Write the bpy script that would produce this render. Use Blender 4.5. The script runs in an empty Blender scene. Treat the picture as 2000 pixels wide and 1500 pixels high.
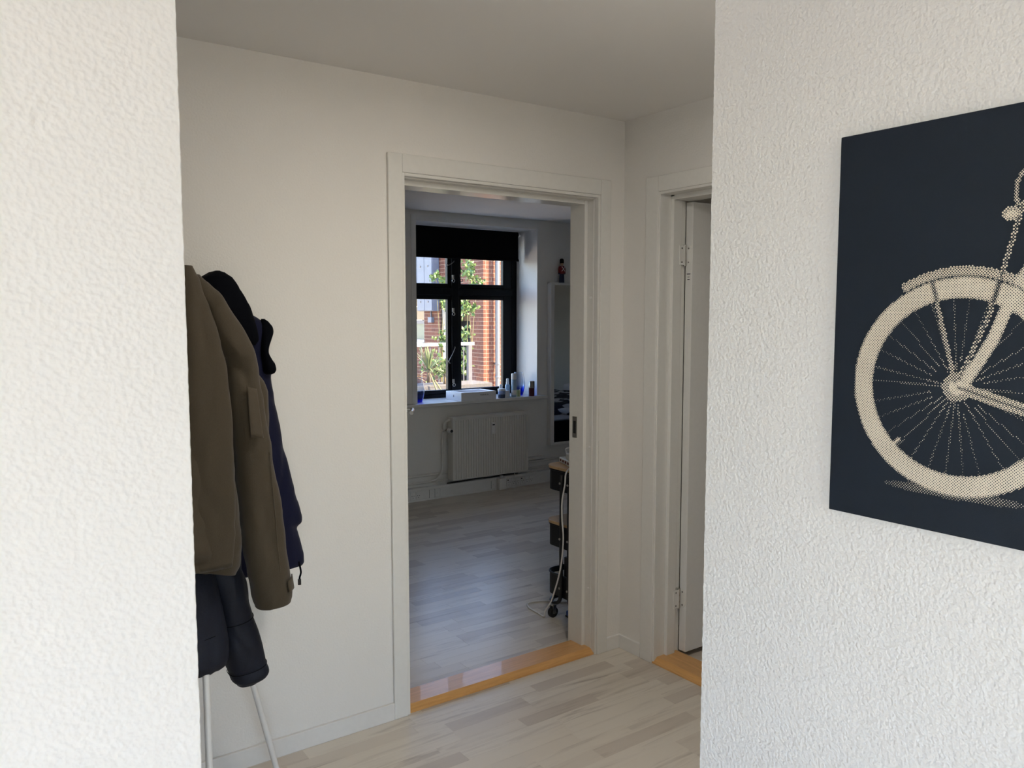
import bpy, bmesh, math, random
from mathutils import Vector, Matrix, noise
random.seed(7)
sc = bpy.context.scene
COL = sc.collection
PI = math.pi

# ------------------------------------------------------------------ camera
cam_d = bpy.data.cameras.new('camera')
cam = bpy.data.objects.new('camera', cam_d)
COL.objects.link(cam)
cam_d.sensor_width = 36.0
cam_d.lens = 1569.58 / 2000 * 36.0
cam_d.clip_start = 0.02
cam_d.clip_end = 200
cam.location = (0, 0, 1.54)
cam.rotation_euler = (math.radians(90 - 4.867), 0, math.radians(-35.441))
sc.camera = cam

# ------------------------------------------------------------------ world, sun, daylight
world = bpy.data.worlds.new('world')
sc.world = world
world.use_nodes = True
wn = world.node_tree
wn.nodes.clear()
wo = wn.nodes.new('ShaderNodeOutputWorld')
wb = wn.nodes.new('ShaderNodeBackground')
ws = wn.nodes.new('ShaderNodeTexSky')
ws.sky_type = 'NISHITA'
ws.sun_disc = False
ws.sun_elevation = math.radians(50)
ws.sun_rotation = math.radians(125)
wt = wn.nodes.new('ShaderNodeMix'); wt.data_type = 'RGBA'; wt.blend_type = 'MULTIPLY'; wt.inputs[0].default_value = 1.0
wt.inputs[7].default_value = (1.04, 0.97, 0.975, 1)      # white balance of the phone camera
wn.links.new(ws.outputs[0], wt.inputs[6])
wn.links.new(wt.outputs[2], wb.inputs[0])
wn.links.new(wb.outputs[0], wo.inputs[0])
wb.inputs[1].default_value = 1.8

sun_d = bpy.data.lights.new('sun', 'SUN')
sun_d.energy = 42.0
sun_d.color = (1.0, 0.76, 0.46)
sun_d.angle = math.radians(0.6)
sun = bpy.data.objects.new('sun', sun_d)
COL.objects.link(sun)
sun.location = (12, 2, 14)
sun.rotation_euler = Vector((0.62, -0.78, 1.10)).to_track_quat('Z', 'Y').to_euler()

# daylight entering by the window in the back wall of the room the photo was taken from
WX0, WX1, WZ0, WZ1, WY = -2.35, 0.95, 0.50, 2.30, -4.6
# added fill light in an added window, left wall of that room (behind the camera)
SY0, SY1, SZ0_, SZ1_ = -1.50, 0.45, 0.75, 2.25
side_d = bpy.data.lights.new('side_fill', 'AREA')
side_d.shape = 'RECTANGLE'
side_d.size, side_d.size_y = SY1 - SY0 - 0.14, SZ1_ - SZ0_ - 0.14
side_d.energy = 31.0
side_d.color = (1.0, 0.98, 0.955)
side = bpy.data.objects.new('side_fill', side_d)
COL.objects.link(side)
side.location = (-3.04, (SY0 + SY1) / 2, (SZ0_ + SZ1_) / 2)
side.rotation_euler = (math.radians(90), 0, math.radians(-90))   # faces +X
# sky portals in the windows
def portal(loc, rot, w, h):
    d_ = bpy.data.lights.new('sky_portal', 'AREA'); d_.shape = 'RECTANGLE'; d_.size, d_.size_y = w, h
    d_.cycles.is_portal = True
    o_ = bpy.data.objects.new('sky_portal', d_); COL.objects.link(o_); o_.location = loc; o_.rotation_euler = rot
portal((3.78, 6.27, 1.55), (math.radians(-90), 0, 0), 1.32, 1.44)

vs = sc.view_settings
vs.view_transform = 'Standard'
vs.look = 'None'
vs.exposure = 0.0
vs.gamma = 1.0
vs.use_curve_mapping = False
try:
    sc.cycles.use_denoising = True
    sc.cycles.max_bounces = 7
    sc.cycles.diffuse_bounces = 4
    sc.cycles.glossy_bounces = 2
    sc.cycles.sample_clamp_indirect = 4.0
    sc.cycles.use_adaptive_sampling = True
    sc.cycles.adaptive_threshold = 0.12
except Exception:
    pass

# ------------------------------------------------------------------ materials
MATS = {}
def new_mat(name):
    m = bpy.data.materials.new(name)
    m.use_nodes = True
    nt = m.node_tree
    b = nt.nodes['Principled BSDF']
    MATS[name] = m
    return m, nt, b
def nd(nt, t, **kw):
    n = nt.nodes.new(t)
    for k, v in kw.items():
        if k in n.inputs: n.inputs[k].default_value = v
        else: setattr(n, k, v)
    return n
def objcoord(nt, scale=(1, 1, 1)):
    tc = nd(nt, 'ShaderNodeTexCoord')
    mp = nd(nt, 'ShaderNodeMapping')
    mp.inputs['Scale'].default_value = scale
    nt.links.new(tc.outputs['Object'], mp.inputs[0])
    return mp.outputs[0]
def plain(name, col, rough=0.5, metal=0.0, spec=0.5, bump=0.0, bscale=60, var=0.0, coat=0.0, sheen=0.0):
    """flat colour with a little noise variation and fine bump"""
    m, nt, b = new_mat(name)
    b.inputs['Roughness'].default_value = rough
    b.inputs['Metallic'].default_value = metal
    b.inputs['Specular IOR Level'].default_value = spec
    b.inputs['Coat Weight'].default_value = coat
    b.inputs['Sheen Weight'].default_value = sheen
    co = objcoord(nt)
    n = nd(nt, 'ShaderNodeTexNoise', Scale=bscale, Detail=1.0 if (bump or var) else 0.0)
    nt.links.new(co, n.inputs['Vector'])
    mx = nd(nt, 'ShaderNodeMix', data_type='RGBA')
    v = max(var, 0.02)
    mx.inputs[6].default_value = (*[c * (1 - v) for c in col], 1)
    mx.inputs[7].default_value = (*[min(1, c * (1 + v)) for c in col], 1)
    nt.links.new(n.outputs[0], mx.inputs[0])
    nt.links.new(mx.outputs[2], b.inputs['Base Color'])
    if bump:
        bp = nd(nt, 'ShaderNodeBump', Strength=0.6, Distance=bump)
        nt.links.new(n.outputs[0], bp.inputs['Height'])
        nt.links.new(bp.outputs[0], b.inputs['Normal'])
    return m

def plaster(name, col, strength=0.6, dist=0.0035):
    m, nt, b = new_mat(name)
    b.inputs['Base Color'].default_value = (*col, 1)
    b.inputs['Roughness'].default_value = 0.72
    b.inputs['Specular IOR Level'].default_value = 0.3
    co = objcoord(nt)
    n1 = nd(nt, 'ShaderNodeTexNoise', Scale=145.0, Detail=1.2, Roughness=0.4)
    n2 = nd(nt, 'ShaderNodeTexNoise', Scale=62.0, Detail=1.5, Roughness=0.5)
    for n in (n1, n2): nt.links.new(co, n.inputs['Vector'])
    r1 = nd(nt, 'ShaderNodeMapRange'); r1.inputs[1].default_value = 0.30; r1.inputs[2].default_value = 0.74
    nt.links.new(n1.outputs[0], r1.inputs[0])
    ad = nd(nt, 'ShaderNodeMath', operation='MULTIPLY_ADD')
    nt.links.new(n2.outputs[0], ad.inputs[0]); ad.inputs[1].default_value = 0.6
    nt.links.new(r1.outputs[0], ad.inputs[2])
    bp = nd(nt, 'ShaderNodeBump', Strength=strength, Distance=dist)
    nt.links.new(ad.outputs[0], bp.inputs['Height'])
    nt.links.new(bp.outputs[0], b.inputs['Normal'])
    return m

plaster('wall_plaster', (0.83, 0.825, 0.81), 0.21, 0.0034)
plaster('wall_plaster_rough', (0.84, 0.83, 0.81), 0.44, 0.0036)
plaster('wall_plaster_fine', (0.83, 0.81, 0.77), 0.25, 0.002)
plaster('ceiling_paint', (0.87, 0.85, 0.82), 0.05, 0.001)
plain('white_gloss', (0.80, 0.79, 0.75), rough=0.22, spec=0.5)
plain('white_satin', (0.80, 0.79, 0.76), rough=0.4)
plain('radiator_white', (0.74, 0.72, 0.67), rough=0.35)
plain('plastic_white', (0.80, 0.79, 0.77), rough=0.4)
plain('plastic_dark', (0.02, 0.02, 0.022), rough=0.4)
plain('black_paint', (0.006, 0.007, 0.009), rough=0.45, spec=0.15)
plain('black_cloth', (0.004, 0.004, 0.005), rough=0.9, spec=0.1)
plain('black_metal', (0.008, 0.009, 0.011), rough=0.42)
plain('steel', (0.62, 0.61, 0.58), rough=0.28, metal=1.0)
plain('steel_dark', (0.30, 0.29, 0.27), rough=0.35, metal=1.0)
plain('stand_white', (0.82, 0.82, 0.80), rough=0.35)
plain('cable_grey', (0.62, 0.61, 0.58), rough=0.5)
plain('rubber', (0.012, 0.012, 0.013), rough=0.6)
plain('blue_plastic', (0.02, 0.07, 0.30), rough=0.35)
plain('mortar', (0.185, 0.130, 0.098), rough=0.9, bump=0.004, bscale=120, var=0.2)
plain('zinc', (0.085, 0.10, 0.135), rough=0.5, var=0.15, bscale=9)
plain('downpipe_grey', (0.085, 0.092, 0.105), rough=0.4, var=0.06, bscale=8)
plain('fence_white', (0.32, 0.32, 0.31), rough=0.6, var=0.06, bscale=20)
plain('fence_grey', (0.06, 0.062, 0.072), rough=0.7, var=0.2, bscale=25)
plain('concrete', (0.05, 0.049, 0.05), rough=0.9, bump=0.004, bscale=40, var=0.2)
plain('leaf_green', (0.055, 0.105, 0.020), rough=0.5, var=0.5, bscale=14)
plain('leaf_yucca', (0.075, 0.100, 0.038), rough=0.5, var=0.4, bscale=30)
plain('leaf_dry', (0.12, 0.085, 0.05), rough=0.8, var=0.4, bscale=40)
plain('stem', (0.10, 0.09, 0.035), rough=0.6, var=0.2, bscale=40)
plain('beige_stone', (0.260, 0.197, 0.118), rough=0.8, var=0.15, bscale=25)
plain('far_frame', (0.126, 0.118, 0.113), rough=0.6)
plain('far_glass', (0.092, 0.113, 0.092), rough=0.15)
plain('green_fabric', (0.064, 0.050, 0.033), rough=0.85, spec=0.2, bump=0.0006, bscale=420, var=0.14, sheen=0.12)
plain('green_fabric_patch', (0.076, 0.060, 0.041), rough=0.85, spec=0.2, bump=0.0006, bscale=420, var=0.14, sheen=0.12)
plain('navy_fabric', (0.0022, 0.0036, 0.022), rough=0.8, spec=0.2, bump=0.0006, bscale=380, var=0.2, sheen=0.1)
plain('hood_fabric', (0.0018, 0.0022, 0.0042), rough=0.9, spec=0.08, bump=0.0006, bscale=300, var=0.2)
plain('puffer_fabric', (0.0085, 0.0115, 0.022), rough=0.62, spec=0.3, bump=0.0008, bscale=160, var=0.2)
plain('canvas_navy', (0.0110, 0.0170, 0.0275), rough=0.6, spec=0.25, bump=0.0004, bscale=900, var=0.06)
plain('print_cream', (0.80, 0.72, 0.58), rough=0.6, spec=0.25)
plain('box_white', (0.82, 0.82, 0.84), rough=0.4)
plain('ink_grey', (0.05, 0.05, 0.06), rough=0.5)
plain('soldier_red', (0.20, 0.008, 0.012), rough=0.35)
plain('soldier_navy', (0.012, 0.022, 0.06), rough=0.35)
plain('soldier_skin', (0.55, 0.36, 0.22), rough=0.45)
plain('strap_red', (0.16, 0.02, 0.015), rough=0.7)
plain('sheet_white', (0.72, 0.72, 0.78), rough=0.9)
plain('can_blue', (0.30, 0.44, 0.58), rough=0.35, var=0.1, bscale=50)
plain('can_white', (0.76, 0.75, 0.74), rough=0.35)
plain('can_green', (0.40, 0.44, 0.22), rough=0.35)
plain('can_navy', (0.02, 0.03, 0.06), rough=0.3)
plain('can_red', (0.09, 0.012, 0.015), rough=0.25)
plain('jar_blue', (0.28, 0.36, 0.58), rough=0.2)
plain('paving', (0.55, 0.50, 0.43), rough=0.9, var=0.25, bscale=6)
plain('back_room_dark', (0.10, 0.09, 0.08), rough=0.8)

# bamboo tray lids
def wood(name, c1, c2, scale, rough=0.35, coat=0.0):
    m, nt, b = new_mat(name)
    co = objcoord(nt, scale)
    n = nd(nt, 'ShaderNodeTexNoise', Scale=1.0, Detail=5.0, Roughness=0.6, Distortion=0.4)
    nt.links.new(co, n.inputs['Vector'])
    cr = nd(nt, 'ShaderNodeValToRGB')
    cr.color_ramp.elements[0].position = 0.3; cr.color_ramp.elements[0].color = (*c1, 1)
    cr.color_ramp.elements[1].position = 0.7; cr.color_ramp.elements[1].color = (*c2, 1)
    nt.links.new(n.outputs[0], cr.inputs[0])
    nt.links.new(cr.outputs[0], b.inputs['Base Color'])
    b.inputs['Roughness'].default_value = rough
    b.inputs['Coat Weight'].default_value = coat
    bp = nd(nt, 'ShaderNodeBump', Strength=0.25, Distance=0.0006)
    nt.links.new(n.outputs[0], bp.inputs['Height'])
    nt.links.new(bp.outputs[0], b.inputs['Normal'])
    return m
wood('threshold_wood', (0.60, 0.31, 0.10), (0.76, 0.42, 0.15), (6, 90, 90), 0.30, 0.15)
wood('threshold_wood_b', (0.60, 0.31, 0.10), (0.76, 0.42, 0.15), (90, 6, 90), 0.30, 0.15)
wood('bamboo', (0.40, 0.26, 0.13), (0.52, 0.36, 0.20), (8, 60, 60), 0.4)

def plank_mat():
    m, nt, b = new_mat('plank_ash')
    oi = nd(nt, 'ShaderNodeObjectInfo'); ge = nd(nt, 'ShaderNodeNewGeometry')
    s = nd(nt, 'ShaderNodeMath', operation='ADD')
    nt.links.new(oi.outputs['Random'], s.inputs[0]); nt.links.new(ge.outputs['Random Per Island'], s.inputs[1])
    fr = nd(nt, 'ShaderNodeMath', operation='FRACT'); nt.links.new(s.outputs[0], fr.inputs[0])
    tc = nd(nt, 'ShaderNodeTexCoord')
    off = nd(nt, 'ShaderNodeCombineXYZ')
    mul = nd(nt, 'ShaderNodeMath', operation='MULTIPLY'); mul.inputs[1].default_value = 37.0
    nt.links.new(fr.outputs[0], mul.inputs[0])
    for i in range(3): nt.links.new(mul.outputs[0], off.inputs[i])
    va = nd(nt, 'ShaderNodeVectorMath', operation='ADD')
    nt.links.new(tc.outputs['Object'], va.inputs[0]); nt.links.new(off.outputs[0], va.inputs[1])
    mp = nd(nt, 'ShaderNodeMapping'); mp.inputs['Scale'].default_value = (3.0, 38, 10)
    nt.links.new(va.outputs[0], mp.inputs[0])
    n = nd(nt, 'ShaderNodeTexNoise', Scale=1.0, Detail=3.0, Roughness=0.55, Distortion=0.9)
    nt.links.new(mp.outputs[0], n.inputs['Vector'])
    mp2 = nd(nt, 'ShaderNodeMapping'); mp2.inputs['Scale'].default_value = (1.6, 9, 3)
    nt.links.new(va.outputs[0], mp2.inputs[0])
    n2 = nd(nt, 'ShaderNodeTexNoise', Scale=1.0, Detail=2.0, Distortion=0.5)
    nt.links.new(mp2.outputs[0], n2.inputs['Vector'])
    # plank base tone by random
    cr = nd(nt, 'ShaderNodeValToRGB')
    e = cr.color_ramp.elements
    e[0].position = 0.0; e[0].color = (0.57, 0.50, 0.425, 1)
    e[1].position = 1.0; e[1].color = (0.74, 0.68, 0.59, 1)
    for p_, c_ in ((0.22, (0.62, 0.55, 0.47, 1)), (0.5, (0.73, 0.665, 0.57, 1))):
        el = e.new(p_); el.color = c_
    nt.links.new(fr.outputs[0], cr.inputs[0])
    # darker grain streaks
    gr = nd(nt, 'ShaderNodeMapRange'); gr.inputs[1].default_value = 0.46; gr.inputs[2].default_value = 0.74
    nt.links.new(n.outputs[0], gr.inputs[0])
    g2 = nd(nt, 'ShaderNodeMapRange'); g2.inputs[1].default_value = 0.42; g2.inputs[2].default_value = 0.7
    nt.links.new(n2.outputs[0], g2.inputs[0])
    gm = nd(nt, 'ShaderNodeMath', operation='MULTIPLY'); nt.links.new(gr.outputs[0], gm.inputs[0]); nt.links.new(g2.outputs[0], gm.inputs[1])
    mx = nd(nt, 'ShaderNodeMix', data_type='RGBA')
    nt.links.new(gm.outputs[0], mx.inputs[0]); nt.links.new(cr.outputs[0], mx.inputs[6])
    mx.inputs[7].default_value = (0.36, 0.295, 0.24, 1)
    nt.links.new(mx.outputs[2], b.inputs['Base Color'])
    b.inputs['Roughness'].default_value = 0.33
    b.inputs['Specular IOR Level'].default_value = 0.5
    bp = nd(nt, 'ShaderNodeBump', Strength=0.15, Distance=0.0005)
    nt.links.new(n.outputs[0], bp.inputs['Height']); nt.links.new(bp.outputs[0], b.inputs['Normal'])
plank_mat()

def brick_mat():
    m, nt, b = new_mat('brick_red')
    oi = nd(nt, 'ShaderNodeObjectInfo'); ge = nd(nt, 'ShaderNodeNewGeometry')
    s = nd(nt, 'ShaderNodeMath', operation='ADD')
    nt.links.new(oi.outputs['Random'], s.inputs[0]); nt.links.new(ge.outputs['Random Per Island'], s.inputs[1])
    fr = nd(nt, 'ShaderNodeMath', operation='FRACT'); nt.links.new(s.outputs[0], fr.inputs[0])
    cr = nd(nt, 'ShaderNodeValToRGB'); e = cr.color_ramp.elements
    e[0].color = (0.075, 0.021, 0.011, 1); e[1].color = (0.115, 0.035, 0.016, 1)
    el = e.new(0.5); el.color = (0.095, 0.028, 0.0135, 1)
    nt.links.new(fr.outputs[0], cr.inputs[0])
    n = nd(nt, 'ShaderNodeTexNoise', Scale=60.0, Detail=3.0)
    nt.links.new(objcoord(nt), n.inputs['Vector'])
    mx = nd(nt, 'ShaderNodeMix', data_type='RGBA', blend_type='MULTIPLY'); mx.inputs[0].default_value = 0.35
    nt.links.new(cr.outputs[0], mx.inputs[6]); nt.links.new(n.outputs[0], mx.inputs[7])
    nt.links.new(mx.outputs[2], b.inputs['Base Color'])
    b.inputs['Roughness'].default_value = 0.85
    bp = nd(nt, 'ShaderNodeBump', Strength=0.4, Distance=0.003)
    nt.links.new(n.outputs[0], bp.inputs['Height']); nt.links.new(bp.outputs[0], b.inputs['Normal'])
brick_mat()

def thin_fresnel(nt):
    """fresnel of a thin unrefracting sheet: the same from both sides"""
    fr = nd(nt, 'ShaderNodeFresnel'); ge = nd(nt, 'ShaderNodeNewGeometry')
    mr = nd(nt, 'ShaderNodeMapRange'); mr.inputs[3].default_value = 1.5; mr.inputs[4].default_value = 1 / 1.5
    nt.links.new(ge.outputs['Backfacing'], mr.inputs[0]); nt.links.new(mr.outputs[0], fr.inputs[0])
    return fr
def pane_mat(name, tint, refl=1.0):
    """thin window glass: straight-through transmission plus a fresnel reflection"""
    m, nt, b = new_mat(name)
    nt.nodes.remove(b)
    out = nt.nodes['Material Output']
    tr = nd(nt, 'ShaderNodeBsdfTransparent'); tr.inputs[0].default_value = (*tint, 1)
    gl = nd(nt, 'ShaderNodeBsdfGlossy'); gl.inputs['Roughness'].default_value = 0.02
    fr = thin_fresnel(nt)
    mx = nd(nt, 'ShaderNodeMixShader')
    nt.links.new(fr.outputs[0], mx.inputs[0]); nt.links.new(tr.outputs[0], mx.inputs[1]); nt.links.new(gl.outputs[0], mx.inputs[2])
    nt.links.new(mx.outputs[0], out.inputs[0])
pane_mat('window_glass', (0.96, 0.97, 0.97))

def vase_mat():
    m, nt, b = new_mat('vase_glass')
    nt.nodes.remove(b)
    out = nt.nodes['Material Output']
    tc = nd(nt, 'ShaderNodeTexCoord'); sx = nd(nt, 'ShaderNodeSeparateXYZ'); nt.links.new(tc.outputs['Object'], sx.inputs[0])
    cr = nd(nt, 'ShaderNodeValToRGB'); e = cr.color_ramp.elements
    e[0].position = 0.0; e[0].color = (0.01, 0.03, 0.75, 1)
    e[1].position = 1.0; e[1].color = (0.94, 0.95, 0.97, 1)
    el = e.new(0.22); el.color = (0.12, 0.25, 0.85, 1)
    el = e.new(0.45); el.color = (0.80, 0.86, 0.96, 1)
    mr = nd(nt, 'ShaderNodeMapRange'); mr.inputs[1].default_value = 0.0; mr.inputs[2].default_value = 0.20
    nt.links.new(sx.outputs[2], mr.inputs[0]); nt.links.new(mr.outputs[0], cr.inputs[0])
    tr = nd(nt, 'ShaderNodeBsdfTransparent'); nt.links.new(cr.outputs[0], tr.inputs[0])
    gl = nd(nt, 'ShaderNodeBsdfGlossy'); gl.inputs['Roughness'].default_value = 0.03
    lw = thin_fresnel(nt)
    mx = nd(nt, 'ShaderNodeMixShader')
    nt.links.new(lw.outputs[0], mx.inputs[0]); nt.links.new(tr.outputs[0], mx.inputs[1]); nt.links.new(gl.outputs[0], mx.inputs[2])
    nt.links.new(mx.outputs[0], out.inputs[0])
vase_mat()

m, nt, b = new_mat('mirror_silver')
b.inputs['Base Color'].default_value = (0.86, 0.87, 0.86, 1); b.inputs['Metallic'].default_value = 1.0; b.inputs['Roughness'].default_value = 0.015

def leafprint_mat():
    """dark bed cover printed with large pale leaves"""
    m, nt, b = new_mat('leaf_print')
    co = objcoord(nt, (5.0, 9.0, 9.0))
    v = nd(nt, 'ShaderNodeTexVoronoi', Scale=1.0, Randomness=0.8)
    nt.links.new(co, v.inputs['Vector'])
    cr = nd(nt, 'ShaderNodeValToRGB'); e = cr.color_ramp.elements
    e[0].position = 0.42; e[0].color = (0.60, 0.60, 0.66, 1); e[1].position = 0.46; e[1].color = (0.012, 0.013, 0.03, 1)
    nt.links.new(v.outputs['Distance'], cr.inputs[0]); nt.links.new(cr.outputs[0], b.inputs['Base Color'])
    b.inputs['Roughness'].default_value = 0.9
leafprint_mat()

# ------------------------------------------------------------------ helpers
def tag(o, label=None, cat=None, group=None, kind=None):
    if label: o['label'] = label
    if cat: o['category'] = cat
    if group: o['group'] = group
    if kind: o['kind'] = kind
    return o
def empty(name, loc=(0, 0, 0), **kw):
    o = bpy.data.objects.new(name, None)
    COL.objects.link(o); o.location = loc; o.empty_display_size = 0.05
    return tag(o, **kw)
def adopt(o, parent):
    if parent is not None:
        o.parent = parent
        o.matrix_parent_inverse = Matrix.Translation(-parent.location)
    return o
class MB:
    """collects vertices and faces; build() links them as one mesh object (world coordinates)"""
    def __init__(s): s.v = []; s.f = []
    def raw(s, vs, fs):
        o = len(s.v); s.v += [tuple(x) for x in vs]; s.f += [tuple(i + o for i in f) for f in fs]; return s
    def box(s, a, b, M=None):
        (x0, y0, z0), (x1, y1, z1) = a, b
        vs = [Vector(p) for p in ((x0, y0, z0), (x1, y0, z0), (x1, y1, z0), (x0, y1, z0), (x0, y0, z1), (x1, y0, z1), (x1, y1, z1), (x0, y1, z1))]
        if M: vs = [M @ v for v in vs]
        return s.raw(vs, [(3, 2, 1, 0), (4, 5, 6, 7), (0, 1, 5, 4), (1, 2, 6, 5), (2, 3, 7, 6), (3, 0, 4, 7)])
    def tube(s, pts, r, n=10, cap=True, r1=None):
        pts = [Vector(p) for p in pts]; N = len(pts); rings = []
        up = None
        for i, p in enumerate(pts):
            t = (pts[min(i + 1, N - 1)] - pts[max(i - 1, 0)]).normalized()
            if up is None:
                up = Vector((0, 0, 1)) if abs(t.z) < 0.9 else Vector((1, 0, 0))
            a = (up - t * up.dot(t)).normalized(); bb = t.cross(a); up = a
            rr = r if r1 is None else r + (r1 - r) * i / (N - 1)
            rings.append([p + (a * math.cos(k * 2 * PI / n) + bb * math.sin(k * 2 * PI / n)) * rr for k in range(n)])
        vs = [v for ring in rings for v in ring]
        fs = [(i * n + k, i * n + (k + 1) % n, (i + 1) * n + (k + 1) % n, (i + 1) * n + k) for i in range(N - 1) for k in range(n)]
        if cap: fs += [tuple(reversed(range(n))), tuple((N - 1) * n + k for k in range(n))]
        return s.raw(vs, fs)
    def lathe(s, prof, c, n=24, axis='z', cap=True):
        vs = []; cx, cy, cz = c
        for r, h in prof:
            for k in range(n):
                a = 2 * PI * k / n; x, y = r * math.cos(a), r * math.sin(a)
                vs.append((cx + x, cy + y, cz + h) if axis == 'z' else ((cx + h, cy + x, cz + y) if axis == 'x' else (cx + x, cy + h, cz - y)))
        N = len(prof)
        fs = [(i * n + k, i * n + (k + 1) % n, (i + 1) * n + (k + 1) % n, (i + 1) * n + k) for i in range(N - 1) for k in range(n)]
        if cap and prof[0][0] > 1e-6: fs.append(tuple(reversed(range(n))))
        if cap and prof[-1][0] > 1e-6: fs.append(tuple((N - 1) * n + k for k in range(n)))
        return s.raw(vs, fs)
    def prism(s, poly, axis, a, b):
        """extrude a polygon given in the two other axes from a to b along axis"""
        n = len(poly)
        def P(p, h): return {'x': (h, p[0], p[1]), 'y': (p[0], h, p[1]), 'z': (p[0], p[1], h)}[axis]
        vs = [P(p, a) for p in poly] + [P(p, b) for p in poly]
        fs = [tuple(range(n)), tuple(reversed(range(n, 2 * n)))] + [(k, n + k, n + (k + 1) % n, (k + 1) % n) for k in range(n)]
        return s.raw(vs, fs)
    def build(s, name, mat, parent=None, smooth=False, bevel=0.0, seg=2, **kw):
        me = bpy.data.meshes.new(name); me.from_pydata(s.v, [], s.f)
        bm = bmesh.new(); bm.from_mesh(me); bmesh.ops.recalc_face_normals(bm, faces=bm.faces); bm.to_mesh(me); bm.free()
        me.materials.append(MATS[mat])
        if smooth:
            for p in me.polygons: p.use_smooth = True
        o = bpy.data.objects.new(name, me); COL.objects.link(o)
        if smooth == 'auto':
            try: me.set_sharp_from_angle(angle=math.radians(40))
            except Exception: pass
        if bevel:
            md = o.modifiers.new('bevel', 'BEVEL'); md.width = bevel; md.segments = seg; md.limit_method = 'ANGLE'; md.angle_limit = math.radians(40)
            md.harden_normals = False
        adopt(o, parent)
        return tag(o, **kw)
def arc_pts(c, r, a0, a1, n, plane='xz'):
    out = []
    for i in range(n + 1):
        a = math.radians(a0 + (a1 - a0) * i / n); u, v = r * math.cos(a), r * math.sin(a)
        out.append({'xz': (c[0] + u, c[1], c[2] + v), 'yz': (c[0], c[1] + u, c[2] + v), 'xy': (c[0] + u, c[1] + v, c[2])}[plane])
    return out
def smooth_path(pts, n=8):
    P = [Vector(p) for p in pts]; out = []
    for i in range(len(P) - 1):
        p0, p1, p2, p3 = P[max(i - 1, 0)], P[i], P[i + 1], P[min(i + 2, len(P) - 1)]
        for k in range(n):
            t = k / n
            out.append(0.5 * (2 * p1 + (p2 - p0) * t + (2 * p0 - 5 * p1 + 4 * p2 - p3) * t * t + (3 * p1 - p0 - 3 * p2 + p3) * t ** 3))
    out.append(P[-1]); return out

# key dimensions (metres, camera at the origin in plan)
YA0, YA1 = 2.676, 2.825        # hall wall with the bedroom door
XB0, XB1 = 2.519, 2.670        # hall wall with the second door
H = 2.395
XR = 1.28                      # right wall with the picture
YE = 1.107                     # where it ends
XL_, YL0 = 0.2358, 0.985       # left wall end
YW0, YW1 = 5.85, 6.33          # bedroom window wall
D1L, D1R, D1T = 1.405, 2.372, 2.062     # bedroom door opening
D2L, D2R = 1.56, 2.455                  # second door opening (along y)

# ------------------------------------------------------------------ the setting
def grid_wall(name, mat, boxes, **kw):
    mb = MB()
    for a, b in boxes: mb.box(a, b)
    return mb.build(name, mat, None, kind='structure', **kw)
def edge_wall(name, mat, far, edge, p0, p1, axis, amp, extra=()):
    """wall slab whose free vertical edge shows the uneven plaster: far..edge along axis, p0..p1 across"""
    mb_ = MB(); n_ = 480; vs_ = []; fs_ = []
    for i in range(n_ + 1):
        z = H * i / n_
        j0 = amp * (noise.noise((z * 130, 1.7, 0.3)) + 0.6 * noise.noise((z * 45, 4.1, 0.9)))
        j1 = amp * noise.noise((z * 120, 9.7, 2.3)) - 0.002
        ring_ = [(far, p0), (edge + j0 - 0.0012, p0), (edge + j0 * 0.6, p0 + 0.0016), (edge + j1, p1), (far, p1)]
        vs_ += [(a, b, z) if axis == 'x' else (b, a, z) for a, b in ring_]
    m_ = 5
    for i in range(n_):
        for k in range(m_): fs_.append((i * m_ + k, i * m_ + (k + 1) % m_, (i + 1) * m_ + (k + 1) % m_, (i + 1) * m_ + k))
    mb_.raw(vs_, fs_)
    for a, b in extra: mb_.box(a, b)
    return mb_.build(name, mat, None, kind='structure')
edge_wall('wall_left', 'wall_plaster', -3.1, XL_, YL0, YE, 'x', 0.0011)
edge_wall('wall_right', 'wall_plaster_rough', WY - 0.15, YE, XR, XR + 0.12, 'y', 0.0012, [((XR + 0.1199, YE - 0.122, 0), (XB0, YE - 0.002, H))])
grid_wall('wall_back', 'wall_plaster', [((-3.1, WY - 0.15, 0), (WX0, WY, H)), ((WX1, WY - 0.15, 0), (XR, WY, H)),
                                        ((WX0, WY - 0.15, 0), (WX1, WY, WZ0)), ((WX0, WY - 0.15, WZ1), (WX1, WY, H))])
grid_wall('wall_side', 'wall_plaster', [((-3.1, WY, 0), (-2.98, SY0, H)), ((-3.1, SY1, 0), (-2.98, YL0, H)), ((-3.1, SY0, 0), (-2.98, SY1, SZ0_)), ((-3.1, SY0, SZ1_), (-2.98, SY1, H))])
grid_wall('wall_hall', 'wall_plaster_fine', [((-3.1, YA0, 0), (D1L - 0.03, YA1, H)), ((D1R + 0.03, YA0, 0), (XB1, YA1, H)), ((D1L - 0.03, YA0, D1T + 0.03), (D1R + 0.03, YA1, H))])
grid_wall('wall_hall_end', 'wall_plaster_fine', [((-3.1, YE, 0), (-2.98, YA0, H))])
grid_wall('wall_hall_right', 'wall_plaster_fine', [((XB0, D2R + 0.03, 0), (XB1, YA0, H)), ((XB0, YE - 0.12, 0), (XB1, D2L - 0.03, H)), ((XB0, D2L - 0.03, D1T + 0.03), (XB1, D2R + 0.03, H))])
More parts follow.
